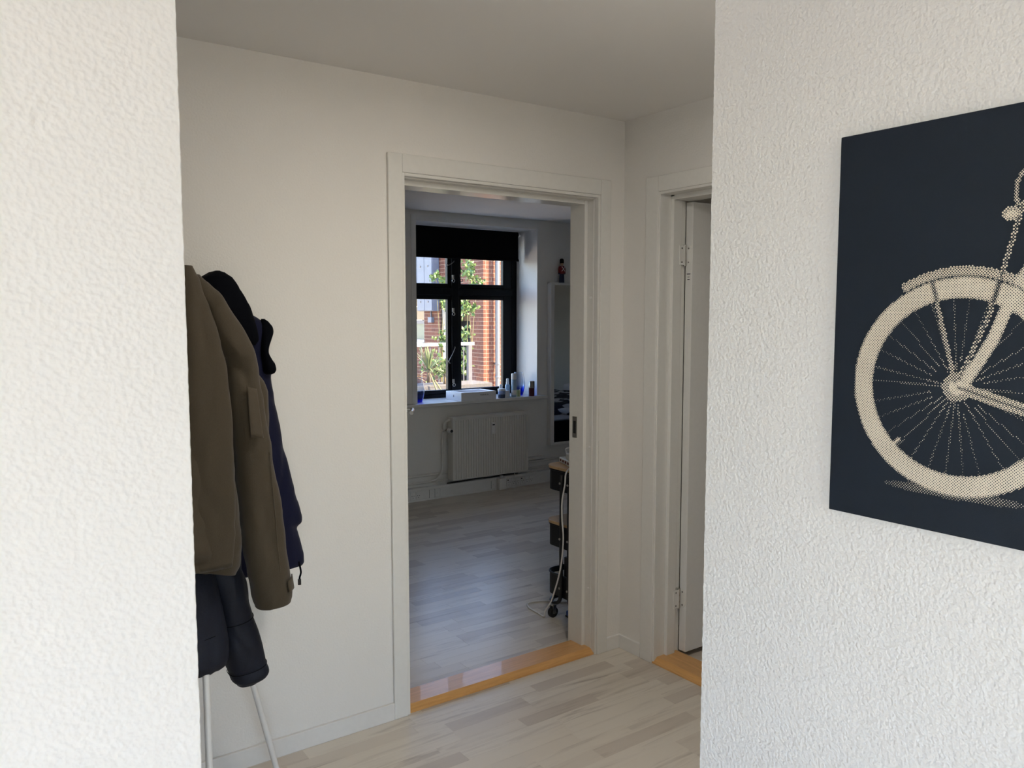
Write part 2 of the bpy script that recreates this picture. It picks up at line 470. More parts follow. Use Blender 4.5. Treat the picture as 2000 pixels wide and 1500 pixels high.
# bedroom
RX0, RX1 = 0.9, 7.5
RVL, RVR, RVB, RVT = 3.20, 4.44, 0.80, 2.312
mb = MB()
mb.box((RX0, YW0, 0), (3.10, YW1, H)); mb.box((RVR, YW0, 0), (RX1, YW1, H))
mb.box((3.10, YW0, 0), (RVR, YW1, RVB - 0.02)); mb.box((3.10, YW0, RVT), (RVR, YW1, H))
mb.prism([(3.10, YW0), (RVL, YW0), (3.12, 6.15), (3.10, 6.15)], 'z', RVB - 0.02, RVT)
mb.build('wall_window', 'wall_plaster_fine', kind='structure')
grid_wall('wall_bedroom_left', 'wall_plaster_fine', [((RX0 - 0.1, YA1, 0), (RX0, YW0, H))])
grid_wall('wall_bedroom_right', 'wall_plaster_fine', [((RX1, YA1, 0), (RX1 + 0.1, YW0, H))])
grid_wall('wall_bedroom_near', 'wall_plaster_fine', [((XB1, YA0 + 0.02, 0), (RX1, YA1, H))])
# small room behind the second door
grid_wall('wall_bath_far', 'wall_plaster_fine', [((4.2, 0.9, 0), (4.3, YA0 + 0.02, H))])
grid_wall('wall_bath_near', 'wall_plaster_fine', [((XB1, 0.8, 0), (4.3, 0.9, H))])
MB().box((-3.2, WY - 0.25, H), (RX1 + 0.1, YW1, H + 0.2)).build('ceiling', 'ceiling_paint', kind='structure')
MB().box((-3.2, WY - 0.95, H + 0.02), (1.5, WY - 0.25, H + 0.16)).build('ceiling_sun_blocker', 'white_satin', kind='structure')  # unseen overhang, added to cut sun and high sky at the back window
floor_hall = MB().box((-3.2, WY - 0.25, -0.25), (XB1, YA0, -0.008)).build('floor_hall', 'mortar', kind='structure')
floor_bed = MB().box((RX0 - 0.1, YA0, -0.25), (RX1 + 0.1, YW1, -0.008)).build('floor_bedroom', 'mortar', kind='structure')
floor_bath = MB().box((XB1, 0.8, -0.25), (4.3, YA0, -0.008)).build('floor_bath', 'mortar', kind='structure')

# floor strips: short ash strips laid along x
PLANK_MESH = {}
def plank_mesh(L, W):
    key = (round(L, 3), round(W, 3))
    if key not in PLANK_MESH:
        e = 0.0005
        vs = [(0, 0, -0.008), (L, 0, -0.008), (L, W, -0.008), (0, W, -0.008), (0, 0, -e), (L, 0, -e), (L, W, -e), (0, W, -e), (e, e, 0), (L - e, e, 0), (L - e, W - e, 0), (e, W - e, 0)]
        fs = [(0, 1, 5, 4), (1, 2, 6, 5), (2, 3, 7, 6), (3, 0, 4, 7), (4, 5, 9, 8), (5, 6, 10, 9), (6, 7, 11, 10), (7, 4, 8, 11), (8, 9, 10, 11)]
        me = bpy.data.meshes.new('plank'); me.from_pydata(vs, [], fs); me.materials.append(MATS['plank_ash'])
        PLANK_MESH[key] = (me, vs, fs)
    return PLANK_MESH[key]
def lay_strips(x0, x1, y0, y1, rng, W=0.066):
    out = []; y = y0; LEN = (0.28, 0.36, 0.42, 0.48, 0.56)
    while y < y1 - 0.005:
        w = min(W, y1 - y); x = x0 - rng.uniform(0, 0.4)
        while x < x1:
            L = rng.choice(LEN); a, b = max(x, x0), min(x + L, x1)
            if b - a > 0.01: out.append((a, y, b - a, w))
            x += L
        y += w
    return out
def floor_strips(parent, strips, is_single, limit=300):
    cand = [s for s in strips if is_single(s)]
    cand.sort(key=lambda s: (s[0] + s[2] / 2) ** 2 + (s[1]) ** 2)
    single = set(cand[:limit]); rest = MB()
    for s in strips:
        if s in single:
            me = plank_mesh(s[2], s[3])[0]
            o = bpy.data.objects.new('plank', me); COL.objects.link(o); o.location = (s[0], s[1], 0); o.parent = parent
        else:
            _, vs, fs = plank_mesh(s[2], s[3])
            rest.raw([(v[0] + s[0], v[1] + s[1], v[2]) for v in vs], fs)
    if rest.v: rest.build('plank_field', 'plank_ash', parent, kind='stuff')
rng = random.Random(11)
inview = lambda s: (s[0] + s[2]) / max(s[1], 0.1) > 0.24 and s[0] / max(s[1], 0.1) < 1.45
floor_strips(floor_hall, lay_strips(-2.98, XB0, WY, YA0 - 0.0, rng), lambda s: s[1] > 1.6 and inview(s) and s[0] > 0.2)
floor_strips(floor_bed, lay_strips(RX0, RX1, YA1, YW0, rng), lambda s: 0.5 < (s[0] + s[2]) / s[1] and s[0] / s[1] < 0.86)
floor_strips(floor_bath, lay_strips(XB1, 4.2, 0.9, YA0 + 0.02, rng), lambda s: s[1] > 1.9 and s[0] < 3.4)

# baseboards
MB().box((-2.98, YA0 - 0.013, 0), (D1L - 0.058, YA0, 0.066)).build('baseboard_hall', 'white_satin', bevel=0.002, kind='structure')
MB().box((D1R + 0.058, YA0 - 0.013, 0), (XB0, YA0, 0.063)).build('baseboard_hall_corner', 'white_satin', bevel=0.002, kind='structure')
MB().box((XB0 - 0.013, 2.53, 0), (XB0, YA0 - 0.013, 0.063)).build('baseboard_hall_right', 'white_satin', bevel=0.002, kind='structure')

# ------------------------------------------------------------------ door 1 (bedroom)
d1 = empty('door_1', ((D1L + D1R) / 2, YA0, 0), kind='structure')
CW, CT = 0.058, 0.014
CTOP = D1T + CW + 0.008
MB().box((D1L - CW, YA0 - CT, 0), (D1L, YA0, CTOP)).build('casing', 'white_gloss', d1, bevel=0.003)
MB().box((D1R, YA0 - CT, 0), (D1R + CW, YA0, CTOP)).build('casing', 'white_gloss', d1, bevel=0.003)
MB().box((D1L, YA0 - CT, D1T), (D1R, YA0, CTOP)).build('casing', 'white_gloss', d1, bevel=0.003)
# inner bead of the casing
MB().box((D1R - 0.012, YA0 - 0.008, 0), (D1R, YA0 + 0.02, D1T)).box((D1L, YA0 - 0.008, 0), (D1L + 0.012, YA0 + 0.02, D1T)).box((D1L + 0.012, YA0 - 0.008, D1T - 0.012), (D1R - 0.012, YA0 + 0.02, D1T)).build('casing_bead', 'white_gloss', d1, bevel=0.002)
# jambs: outer lining, stop and inner lining
MB().box((D1R - 0.014, YA0 + 0.02, 0), (D1R + 0.03, 2.738, D1T)).build('jamb', 'white_gloss', d1, bevel=0.002)
MB().box((D1R - 0.030, 2.738, 0), (D1R + 0.03, YA1 + 0.012, D1T - 0.014)).build('door_stop', 'white_gloss', d1, bevel=0.002)
MB().box((D1L - 0.03, YA0 + 0.02, 0), (D1L + 0.014, 2.738, D1T)).build('jamb', 'white_gloss', d1, bevel=0.002)
MB().box((D1L - 0.03, 2.738, 0), (D1L + 0.030, 2.785, D1T - 0.014)).build('door_stop', 'white_gloss', d1, bevel=0.002)
MB().box((D1L - 0.03, 2.785, 0), (D1L + 0.010, YA1 + 0.012, D1T - 0.014)).build('jamb', 'white_gloss', d1, bevel=0.002)
MB().box((D1L + 0.014, YA0 + 0.02, D1T - 0.016), (D1R - 0.014, 2.738, D1T + 0.03)).build('head_jamb', 'white_gloss', d1, bevel=0.002)
MB().box((D1L + 0.014, 2.738, D1T - 0.034), (D1R - 0.030, YA1 + 0.012, D1T + 0.03)).build('head_stop', 'white_gloss', d1, bevel=0.002)
# screw caps on the jamb
for z in (1.62, 0.95, 0.30):
    MB().lathe([(0.006, 0), (0.006, -0.0015), (0.004, -0.002)], (D1R - 0.014, 2.712, z), 12, 'x').build('screw_cap', 'plastic_white', d1, smooth=True)
sp = MB().box((D1R - 0.032, 2.782, 0.985), (D1R - 0.029, 2.812, 1.082)).build('strike_plate', 'steel_dark', d1, bevel=0.001)
MB().box((D1R - 0.0330, 2.788, 1.005), (D1R - 0.0320, 2.804, 1.062)).build('latch_hole', 'black_metal', sp)
# threshold: raised oak strip with a bevelled front edge
MB().prism([(YA0 - 0.002, 0.0), (YA0 - 0.002, 0.008), (YA0 + 0.008, 0.013), (YA0 + 0.024, 0.025), (YA1 - 0.01, 0.025), (YA1 + 0.006, 0.012), (YA1 + 0.006, 0.0)], 'x', D1L - 0.002, D1R + 0.002).build('threshold', 'threshold_wood', d1, bevel=0.0015)
# door leaf, opened into the bedroom and hidden behind the jamb but for its lever handle
th = math.radians(31.0); ax = Vector((math.sin(th), math.cos(th), 0)); px = Vector((math.cos(th), -math.sin(th), 0))
Mdoor = Matrix(((ax.x, px.x, 0, D1L + 0.012), (ax.y, px.y, 0, YA1 + 0.0), (0, 0, 1, 0), (0, 0, 0, 1)))
leaf = MB().box((0.01, -0.042, 0.03), (0.93, -0.002, D1T - 0.04), Mdoor).build('door_leaf', 'white_satin', d1, bevel=0.002)
hz = 1.075
MB().tube([Mdoor @ Vector(p) for p in ((0.845, -0.004, hz), (0.845, 0.022, hz), (0.845, 0.046, hz), (0.838, 0.054, hz), (0.82, 0.057, hz), (0.75, 0.057, hz), (0.725, 0.055, hz - 0.002))], 0.010, 12).build('lever_handle', 'steel', leaf, smooth='auto')
MB().box((0.822, -0.003, hz - 0.11), (0.868, 0.004, hz + 0.06), Mdoor).build('handle_plate', 'steel', leaf, bevel=0.002)

# ------------------------------------------------------------------ door 2
d2 = empty('door_2', (XB0, (D2L + D2R) / 2, 0), kind='structure')
MB().box((XB0 - CT, D2R, 0), (XB0, D2R + 0.072, CTOP)).build('casing', 'white_gloss', d2, bevel=0.003)
MB().box((XB0 - CT, D2L - 0.072, 0), (XB0, D2L, CTOP)).build('casing', 'white_gloss', d2, bevel=0.003)
MB().box((XB0 - CT, D2L, D1T), (XB0, D2R, CTOP)).build('casing', 'white_gloss', d2, bevel=0.003)
MB().box((XB0 - 0.006, D2R - 0.006, 0), (2.580, D2R + 0.03, D1T)).build('jamb', 'white_gloss', d2, bevel=0.002)
MB().box((2.580, D2R - 0.022, 0), (2.632, D2R + 0.03, D1T - 0.014)).build('door_stop', 'white_gloss', d2, bevel=0.002)
MB().box((2.632, D2R - 0.004, 0), (XB1 + 0.004, D2R + 0.03, D1T)).build('jamb', 'white_gloss', d2, bevel=0.002)
MB().box((XB0 - 0.006, D2L - 0.03, 0), (XB1 + 0.004, D2L + 0.012, D1T)).build('jamb', 'white_gloss', d2, bevel=0.002)
MB().box((XB0 - 0.006, D2L + 0.012, D1T - 0.010), (2.580, D2R - 0.006, D1T + 0.03)).build('head_jamb', 'white_gloss', d2, bevel=0.002)
MB().box((2.580, D2L + 0.012, D1T - 0.030), (XB1 + 0.004, D2R - 0.022, D1T + 0.03)).build('head_stop', 'white_gloss', d2, bevel=0.002)
MB().prism([(XB0 - 0.008, 0.0), (XB0 - 0.008, 0.008), (XB0 + 0.004, 0.013), (XB0 + 0.016, 0.025), (XB1 - 0.01, 0.025), (XB1 + 0.006, 0.012), (XB1 + 0.006, 0)], 'y', D2L - 0.002, D2R + 0.002).build('threshold', 'threshold_wood_b', d2, bevel=0.0015)
leaf2 = MB().box((2.668, 2.404, 0.028), (3.560, 2.443, D1T - 0.035)).build('door_leaf', 'white_satin', d2, bevel=0.0015)
for zc in (1.80, 0.272):
    hg = MB().tube([(2.656, 2.437, zc - 0.045), (2.656, 2.437, zc - 0.017)], 0.0075, 12).tube([(2.656, 2.437, zc - 0.015), (2.656, 2.437, zc + 0.015)], 0.0072, 12).tube([(2.656, 2.437, zc + 0.017), (2.656, 2.437, zc + 0.045)], 0.0075, 12).build('hinge', 'steel', leaf2, smooth='auto')
    MB().box((2.616, D2R - 0.024, zc - 0.042), (2.652, D2R - 0.0215, zc + 0.042)).build('hinge_leaf', 'white_gloss', d2, bevel=0.001)
    MB().prism([(2.404 + 0.003, zc - 0.028), (2.404 + 0.012, zc - 0.040), (2.436, zc - 0.040), (2.436, zc + 0.040), (2.404 + 0.012, zc + 0.040), (2.404 + 0.003, zc + 0.028)], 'x', 2.6655, 2.6685).build('hinge_leaf', 'white_gloss', d2, bevel=0.0008)
    for dz in (-0.03, 0.03):
        MB().lathe([(0.004, 0), (0.004, -0.001)], (2.6655, 2.424, zc + dz), 10, 'x').build('screw', 'steel_dark', d2)
        MB().lathe([(0.004, 0), (0.004, -0.001)], (2.632, D2R - 0.024, zc + dz), 10, 'y').build('screw', 'steel_dark', d2)
mbs = MB()
for k, (a, w) in enumerate(((1.718, 0.020), (1.706, 0.010), (1.694, 0.012))):
    mbs.box((2.6668, 2.424 - w / 2, a), (2.6681, 2.424 + w / 2, a + (0.004 if k != 1 else 0.002)))
mbs.build('printed_mark', 'ink_grey', leaf2)

# ------------------------------------------------------------------ back window of the near room (behind the camera)
w2 = empty('window_2', ((WX0 + WX1) / 2, WY - 0.08, WZ0), kind='structure')
fb = MB()
for a, b in (((WX0, WY - 0.11, WZ0), (WX0 + 0.06, WY - 0.05, WZ1)), ((WX1 - 0.06, WY - 0.11, WZ0), (WX1, WY - 0.05, WZ1)), ((WX0, WY - 0.11, WZ0), (WX1, WY - 0.05, WZ0 + 0.06)), ((WX0, WY - 0.11, WZ1 - 0.06), (WX1, WY - 0.05, WZ1))):
    fb.box(a, b)
fb.build('frame', 'white_gloss', w2)
MB().box((WX0 + 0.05, WY - 0.085, WZ0 + 0.05), (WX1 - 0.05, WY - 0.08, WZ1 - 0.05)).build('pane', 'window_glass', w2)

w3 = empty('window_added', (-3.06, (SY0 + SY1) / 2, SZ0_), kind='structure')  # unseen window, added to hold the side fill light
fb = MB()
for a, b in (((-3.10, SY0, SZ0_), (-3.02, SY0 + 0.06, SZ1_)), ((-3.10, SY1 - 0.06, SZ0_), (-3.02, SY1, SZ1_)), ((-3.10, SY0, SZ0_), (-3.02, SY1, SZ0_ + 0.06)), ((-3.10, SY0, SZ1_ - 0.06), (-3.02, SY1, SZ1_))):
    fb.box(a, b)
fb.build('frame', 'white_gloss', w3)
MB().box((-3.075, SY0 + 0.05, SZ0_ + 0.05), (-3.07, SY1 - 0.05, SZ1_ - 0.05)).build('pane', 'window_glass', w3)
# added fill light under the hall ceiling, out of view above the frame
LX, LY = 1.38, 1.36
cl = empty('added_ceiling_fill', (LX, LY, H - 0.06), label='added round white ceiling fill light in the hall, out of view', cat='lamp')
MB().lathe([(0.150, -0.048), (0.190, -0.045), (0.195, -0.010), (0.185, 0.0), (0.180, 0.0), (0.180, -0.042), (0.150, -0.044), (0.150, -0.048)], (LX, LY, H), 40, cap=False).build('housing', 'white_satin', cl, smooth='auto')
MB().lathe([(0.0, -0.012), (0.178, -0.012), (0.178, -0.002), (0, -0.002)], (LX, LY, H), 40).build('fill_backplate', 'white_satin', cl, smooth='auto')
fill_d = bpy.data.lights.new('fill_light', 'AREA'); fill_d.shape = 'DISK'; fill_d.size = 0.28
fill_d.energy = 12.0; fill_d.color = (1.0, 0.945, 0.86)
lamp = bpy.data.objects.new('fill_light', fill_d); COL.objects.link(lamp); lamp.location = (LX, LY, H - 0.047); adopt(lamp, cl)

# ------------------------------------------------------------------ bedroom window
YF = 6.15                       # inner face of the frame
w1 = empty('window_1', (3.78, YF, 0.81), kind='structure')
WL, WR = 3.125, 4.44
def ring(mb, x0, x1, z0, z1, wl, wr, wb, wt, y0, y1):
    mb.box((x0, y0, z0), (x0 + wl, y1, z1)); mb.box((x1 - wr, y0, z0), (x1, y1, z1))
    mb.box((x0 + wl, y0, z0), (x1 - wr, y1, z0 + wb)); mb.box((x0 + wl, y0, z1 - wt), (x1 - wr, y1, z1))
mb = MB(); ring(mb, WL, WR, 0.80, RVT + 0.005, 0.055, 0.055, 0.045, 0.05, YF + 0.012, YF + 0.10)
mb.build('frame', 'black_paint', w1, bevel=0.004)
MB().box((3.722, YF + 0.0, 0.84), (3.798, YF + 0.09, RVT - 0.04)).build('mullion', 'black_paint', w1, bevel=0.006)
MB().box((WL + 0.055, YF + 0.002, 1.716), (WR - 0.055, YF + 0.09, 1.784)).build('transom', 'black_paint', w1, bevel=0.008)
GX = ((3.235, 3.690), (3.830, 4.290))
for (g0, g1), (s0, s1) in zip(GX, ((WL + 0.05, 3.722), (3.798, WR - 0.05))):
    for z0, z1, t0, t1 in ((0.88, 1.682, 0.845, 1.716), (1.822, 2.225, 1.784, RVT - 0.045)):
        mb = MB(); ring(mb, s0, s1, t0, t1, g0 - s0, s1 - g1, z0 - t0, t1 - z1, YF + 0.018, YF + 0.062)
        sash = mb.build('sash', 'black_paint', w1, bevel=0.005)
        MB().box((g0 - 0.008, YF + 0.038, z0 - 0.008), (g1 + 0.008, YF + 0.042, z1 + 0.008)).build('pane', 'window_glass', sash)
# bright inner rebate line beside the left panes
# ironmongery: hook-and-eye catches and stay hooks on the mullion
def catch(x, z):
    c = MB().box((x - 0.010, YF - 0.008, z - 0.012), (x + 0.010, YF + 0.002, z + 0.024)).build('catch', 'steel', w1, bevel=0.002)
    MB().tube(arc_pts((x, YF - 0.012, z - 0.028), 0.013, 90, 450, 16), 0.003, 8).build('catch_ring', 'steel', c, smooth=True)
for z in (1.875, 1.582, 0.95): catch(3.733, z)
MB().tube(smooth_path([(3.748, YF - 0.006, 1.262), (3.742, YF - 0.016, 1.25), (3.715, YF - 0.018, 1.20), (3.688, YF - 0.018, 1.155), (3.678, YF - 0.018, 1.135), (3.686, YF - 0.018, 1.118), (3.694, YF - 0.018, 1.12)]), 0.0035, 8).build('stay_hook', 'steel_dark', w1, smooth=True)
MB().tube(smooth_path([(3.745, YF - 0.006, 2.022), (3.725, YF - 0.018, 2.006), (3.695, YF - 0.018, 1.988), (3.672, YF - 0.018, 1.982), (3.662, YF - 0.018, 1.992), (3.652, YF - 0.018, 1.965)]), 0.0035, 8).build('stay_hook', 'steel_dark', w1, smooth=True)
MB().tube(smooth_path([(3.822, YF + 0.01, 2.02), (3.812, YF + 0.0, 1.985), (3.82, YF - 0.004, 1.95), (3.845, YF - 0.006, 1.935), (3.82, YF - 0.004, 1.922), (3.808, YF, 1.90), (3.812, YF, 1.86)]), 0.0032, 8).build('stay_hook', 'steel_dark', w1, smooth=True)
MB().tube(arc_pts((3.822, YF - 0.004, 1.852), 0.013, 0, 360, 16), 0.003, 8).build('catch_ring', 'steel_dark', w1, smooth=True)
# sill board with small ears beyond the reveal
SZ = 0.812
MB().prism([(3.03, 5.788), (4.525, 5.788), (4.525, 5.852), (RVR - 0.001, 5.852), (RVR - 0.001, 6.16), (3.122, 6.16), (3.20, 5.852), (3.03, 5.852)], 'z', SZ - 0.026, SZ).build('window_sill', 'white_gloss', w1, bevel=0.003)
# flat trim round the reveal
mb = MB(); mb.box((3.155, YW0 - 0.006, SZ), (RVL, YW0, 2.357)).box((RVR, YW0 - 0.006, SZ), (RVR + 0.034, YW0, 2.357)).box((RVL, YW0 - 0.006, RVT), (RVR, YW0, 2.357))
mb.build('trim_1', 'white_satin', bevel=0.001, kind='structure')

# roller blind
bl = empty('roller_blind', (3.78, 6.09, 2.04), label='black roller blind pulled partly down over the top of the bedroom window', cat='blind')
MB().tube([(3.15, 6.092, 2.284), (4.395, 6.092, 2.284)], 0.022, 20).build('roller_tube', 'black_cloth', bl, smooth='auto')
MB().box((3.15, 6.070, 2.052), (4.390, 6.0716, 2.288)).build('blind_fabric', 'black_cloth', bl)
MB().box((3.15, 6.064, 2.036), (4.395, 6.078, 2.056)).build('bottom_bar', 'black_cloth', bl, bevel=0.003)
MB().lathe([(0.030, 0), (0.030, 0.006), (0.018, 0.010), (0.018, 0.028)], (4.396, 6.092, 2.280), 20, 'x').build('end_bracket', 'plastic_white', bl, smooth='auto')

# ------------------------------------------------------------------ things on the sill
lb = empty('laptop_box', (3.77, 5.90, SZ), label='flat white cardboard laptop box lying on the bedroom window sill', cat='box')
x0, x1, y0, y1, hB = 3.592, 3.950, 5.790, 6.045, 0.072
MB().box((x0, y0, SZ), (x1, y1, SZ + hB)).build('carton', 'box_white', lb, bevel=0.002)
MB().box((x0 + 0.05, y0 + 0.03, SZ + hB), (x1 - 0.05, y1 - 0.05, SZ + hB + 0.0006)).build('lid_picture', 'ink_grey', lb)
MB().box((x0 - 0.0003, y0 - 0.0003, SZ + 0.034), (x1 + 0.0003, y1 + 0.0003, SZ + 0.0345)).build('lid_seam', 'cable_grey', lb)
fc = bpy.data.curves.new('lettering', 'FONT'); fc.body = 'MacBook Air'; fc.size = 0.0165; fc.align_x = 'CENTER'; fc.extrude = 0.0002
fo = bpy.data.objects.new('lettering', fc); COL.objects.link(fo); fc.materials.append(MATS['ink_grey'])
fo.matrix_world = Matrix.Translation((3.828, y0 - 0.0006, SZ + 0.040)) @ Matrix.Rotation(PI / 2, 4, 'X')
bpy.context.view_layer.update()
fm = bpy.data.meshes.new_from_object(fo.evaluated_get(bpy.context.evaluated_depsgraph_get())); fm.transform(fo.matrix_world)
bpy.data.objects.remove(fo); fo = bpy.data.objects.new('lettering', fm); COL.objects.link(fo); adopt(fo, lb)
# fruit emblem on the short side: body with a bite and a leaf
poly = []
for k in range(28):
    a = 2 * PI * k / 28; r = 0.0085 * (1 - 0.10 * math.cos(2 * a)) * (0.92 if abs(a - PI / 2) < 0.3 or abs(a - 1.5 * PI) < 0.3 else 1.0)
    yy, zz = r * math.cos(a), r * math.sin(a)
    if math.hypot(yy - 0.0105, zz - 0.001) < 0.005: yy -= 0.0035
    poly.append((5.915 - yy, SZ + 0.036 + zz))
MB().prism(poly, 'x', x0 - 0.0006, x0).prism([(5.915, SZ + 0.046), (5.911, SZ + 0.049), (5.910, SZ + 0.053), (5.914, SZ + 0.050)], 'x', x0 - 0.0006, x0).build('emblem', 'ink_grey', lb)

def lathe_thing(name, label, cat, c, parts, group=None):
    e = empty(name, c, label=label, cat=cat, group=group)
    for pn, prof, mat in parts: MB().lathe(prof, c, 24).build(pn, mat, e, smooth='auto')
    return e
lathe_thing('cream_jar', 'small glass jar with pale lid and dark base next to the white laptop box', 'jar', (4.045, 5.842, SZ),
            [('jar_base', [(0.030, 0), (0.032, 0.004), (0.032, 0.030), (0.031, 0.032)], 'can_navy'), ('jar_glass', [(0.031, 0.032), (0.033, 0.036), (0.033, 0.058), (0.031, 0.062)], 'jar_blue'), ('lid', [(0.034, 0.062), (0.035, 0.064), (0.035, 0.078), (0.033, 0.081)], 'can_white')])
e = empty('small_carton', (4.115, 5.872, SZ), label='small white carton between the jar and the spray cans', cat='box')
MB().box((4.088, 5.850, SZ), (4.136, 5.895, SZ + 0.060)).build('carton', 'box_white', e, bevel=0.0015)
MB().box((4.0875, 5.8497, SZ + 0.045), (4.1365, 5.8953, SZ + 0.046)).build('flap_seam', 'cable_grey', e)
lathe_thing('spray_can', 'tall blue and white spray can, highest thing on the sill', 'spray can', (4.176, 5.838, SZ),
            [('can_body', [(0.022, 0), (0.0235, 0.003), (0.0235, 0.150), (0.021, 0.158)], 'can_blue'), ('label_band', [(0.0237, 0.020), (0.0238, 0.022), (0.0238, 0.062), (0.0237, 0.064)], 'can_white'), ('cap', [(0.0225, 0.158), (0.0232, 0.160), (0.0232, 0.205), (0.020, 0.212)], 'can_white')])
lathe_thing('pump_bottle', 'pale blue bottle with narrow stepped neck left of the tall spray can', 'bottle', (4.158, 5.912, SZ),
            [('bottle_body', [(0.020, 0), (0.022, 0.003), (0.022, 0.100), (0.016, 0.110)], 'can_blue'), ('neck', [(0.016, 0.110), (0.014, 0.114), (0.014, 0.132)], 'can_white'), ('cap', [(0.0115, 0.132), (0.0115, 0.158), (0.009, 0.162)], 'can_white')])
lathe_thing('deodorant_bottle', 'short pale bottle with rounded top behind the white carton', 'bottle', (4.108, 5.945, SZ),
            [('bottle_body', [(0.017, 0), (0.018, 0.003), (0.018, 0.070), (0.016, 0.074)], 'can_blue'), ('cap', [(0.015, 0.074), (0.015, 0.100), (0.010, 0.110)], 'can_white')])
lathe_thing('green_bottle', 'clear bottle with olive lower half right of the tall spray can', 'bottle', (4.238, 5.865, SZ),
            [('bottle_body', [(0.024, 0), (0.0255, 0.003), (0.0255, 0.056), (0.025, 0.058)], 'can_green'), ('bottle_top', [(0.025, 0.058), (0.0255, 0.06), (0.0255, 0.190), (0.018, 0.200)], 'vase_glass')])
VP = [(0.034, 0), (0.040, 0.004), (0.052, 0.045), (0.060, 0.085), (0.060, 0.115), (0.054, 0.155), (0.045, 0.195), (0.042, 0.212), (0.040, 0.212), (0.043, 0.195), (0.052, 0.155), (0.058, 0.115), (0.058, 0.085), (0.049, 0.045), (0.036, 0.012), (0.0, 0.010)]
def vase(c, label):
    me = MB().lathe(VP, (0, 0, 0), 32)
    o = me.build('glass_vase', 'vase_glass', None, smooth=True, label=label, cat='vase')
    o.location = c; return o
vase((4.318, 5.962, SZ), 'clear glass vase with cobalt blue foot right of the spray cans')
vase((3.262, 5.955, SZ), 'clear glass vase with cobalt blue foot at the left end of the sill')
lathe_thing('lighter_can', 'dark red cylinder with steel cap standing at the right end of the sill', 'canister', (4.362, 5.822, SZ),
            [('can_body', [(0.026, 0), (0.0265, 0.002), (0.0265, 0.078)], 'can_red'), ('cap', [(0.0272, 0.078), (0.0272, 0.132), (0.024, 0.136)], 'steel_dark'), ('rim', [(0.0262, 0.074), (0.0278, 0.075), (0.0278, 0.079), (0.0262, 0.080)], 'steel_dark')])

# ------------------------------------------------------------------ radiator, pipes, cable trunking
rd = empty('radiator', (3.86, 5.76, 0.15), label='white ribbed panel radiator on the wall under the bedroom window', cat='radiator')
RX_0, RX_1, RZ0, RZ1, RY = 3.470, 4.252, 0.150, 0.690, 5.728
n = 31; prof = []; wid = (RX_1 - RX_0) / n
for k in range(n):
    a = RX_0 + k * wid
    prof += [(a, RY + 0.0075), (a + wid * 0.16, RY + 0.0075), (a + wid * 0.30, RY), (a + wid * 0.86, RY), (a + wid, RY + 0.0075)]
prof += [(RX_1, RY + 0.016), (RX_0, RY + 0.016)]
MB().prism(prof, 'z', RZ0 + 0.006, RZ1 - 0.03).build('front_panel', 'radiator_white', rd)
MB().box((RX_0, RY + 0.070, RZ0 + 0.006), (RX_1, RY + 0.084, RZ1 - 0.03)).build('rear_panel', 'radiator_white', rd)
MB().box((RX_0 - 0.004, RY - 0.003, RZ1 - 0.030), (RX_1 + 0.004, RY + 0.088, RZ1)).build('top_cover', 'radiator_white', rd, bevel=0.005)
MB().box((RX_0 - 0.003, RY - 0.002, RZ0), (RX_1 + 0.003, RY + 0.086, RZ0 + 0.012)).build('bottom_rail', 'radiator_white', rd, bevel=0.003)
for x in (RX_0 - 0.003, RX_1 - 0.007): MB().box((x, RY - 0.002, RZ0), (x + 0.010, RY + 0.086, RZ1 - 0.02)).build('side_panel', 'radiator_white', rd, bevel=0.002)
for x in (3.62, 4.10): MB().box((x, RY + 0.084, 0.22), (x + 0.03, YW0, 0.60)).build('wall_bracket', 'radiator_white', rd)
hm = MB().box((3.850, RY - 0.018, 0.520), (3.890, RY, 0.620)).build('heat_meter', 'plastic_white', rd, bevel=0.003)
MB().box((3.858, RY - 0.0188, 0.594), (3.882, RY - 0.0178, 0.606)).build('meter_display', 'plastic_dark', hm)
MB().lathe([(0.013, 0), (0.016, 0.004), (0.019, 0.02), (0.019, 0.05), (0.016, 0.056)], (3.440, 5.70, 0.580), 20, 'y').build('valve_head', 'plastic_white', rd, smooth='auto')
MB().lathe([(0.012, -0.004), (0.0135, 0.0)], (3.440, 5.70, 0.580), 16, 'y').build('valve_cap', 'plastic_dark', rd)
MB().lathe([(0.010, 0), (0.010, 0.05)], (3.440, 5.75, 0.580), 14, 'y').build('valve_body', 'steel_dark', rd, smooth='auto')
MB().tube(smooth_path([(3.475, 5.775, 0.664), (3.455, 5.775, 0.664), (3.428, 5.778, 0.650), (3.420, 5.782, 0.62), (3.420, 5.785, 0.585)]), 0.0115, 12).build('inlet_pipe', 'radiator_white', rd, smooth=True)
MB().tube(smooth_path([(3.490, 5.790, 0.152), (3.490, 5.790, 0.175), (3.490, 5.790, 0.21)]), 0.010, 12).build('drain_valve', 'steel_dark', rd, smooth=True)
def pipe(label, pts, r=0.0105, n=8):
    return MB().tube(smooth_path(pts, n), r, 12).build('heating_pipe', 'radiator_white', None, smooth=True, label=label, cat='pipe')
pipe('white heating pipe rising beside the left edge of the radiator', [(3.420, 5.800, 0.565), (3.420, 5.812, 0.52), (3.420, 5.818, 0.40), (3.420, 5.818, 0.27), (3.412, 5.818, 0.225), (3.385, 5.818, 0.185), (3.35, 5.818, 0.160), (3.315, 5.828, 0.152)])
pipe('upper of the two white heating pipes running along the wall', [(RX0 + 0.02, 5.836, 0.205), (2.5, 5.836, 0.205), (4.0, 5.836, 0.205), (5.6, 5.836, 0.205)], n=4)
pipe('lower of the two white heating pipes running along the wall', [(RX0 + 0.02, 5.836, 0.145), (2.5, 5.836, 0.145), (4.0, 5.836, 0.145), (5.6, 5.836, 0.145)], n=4)
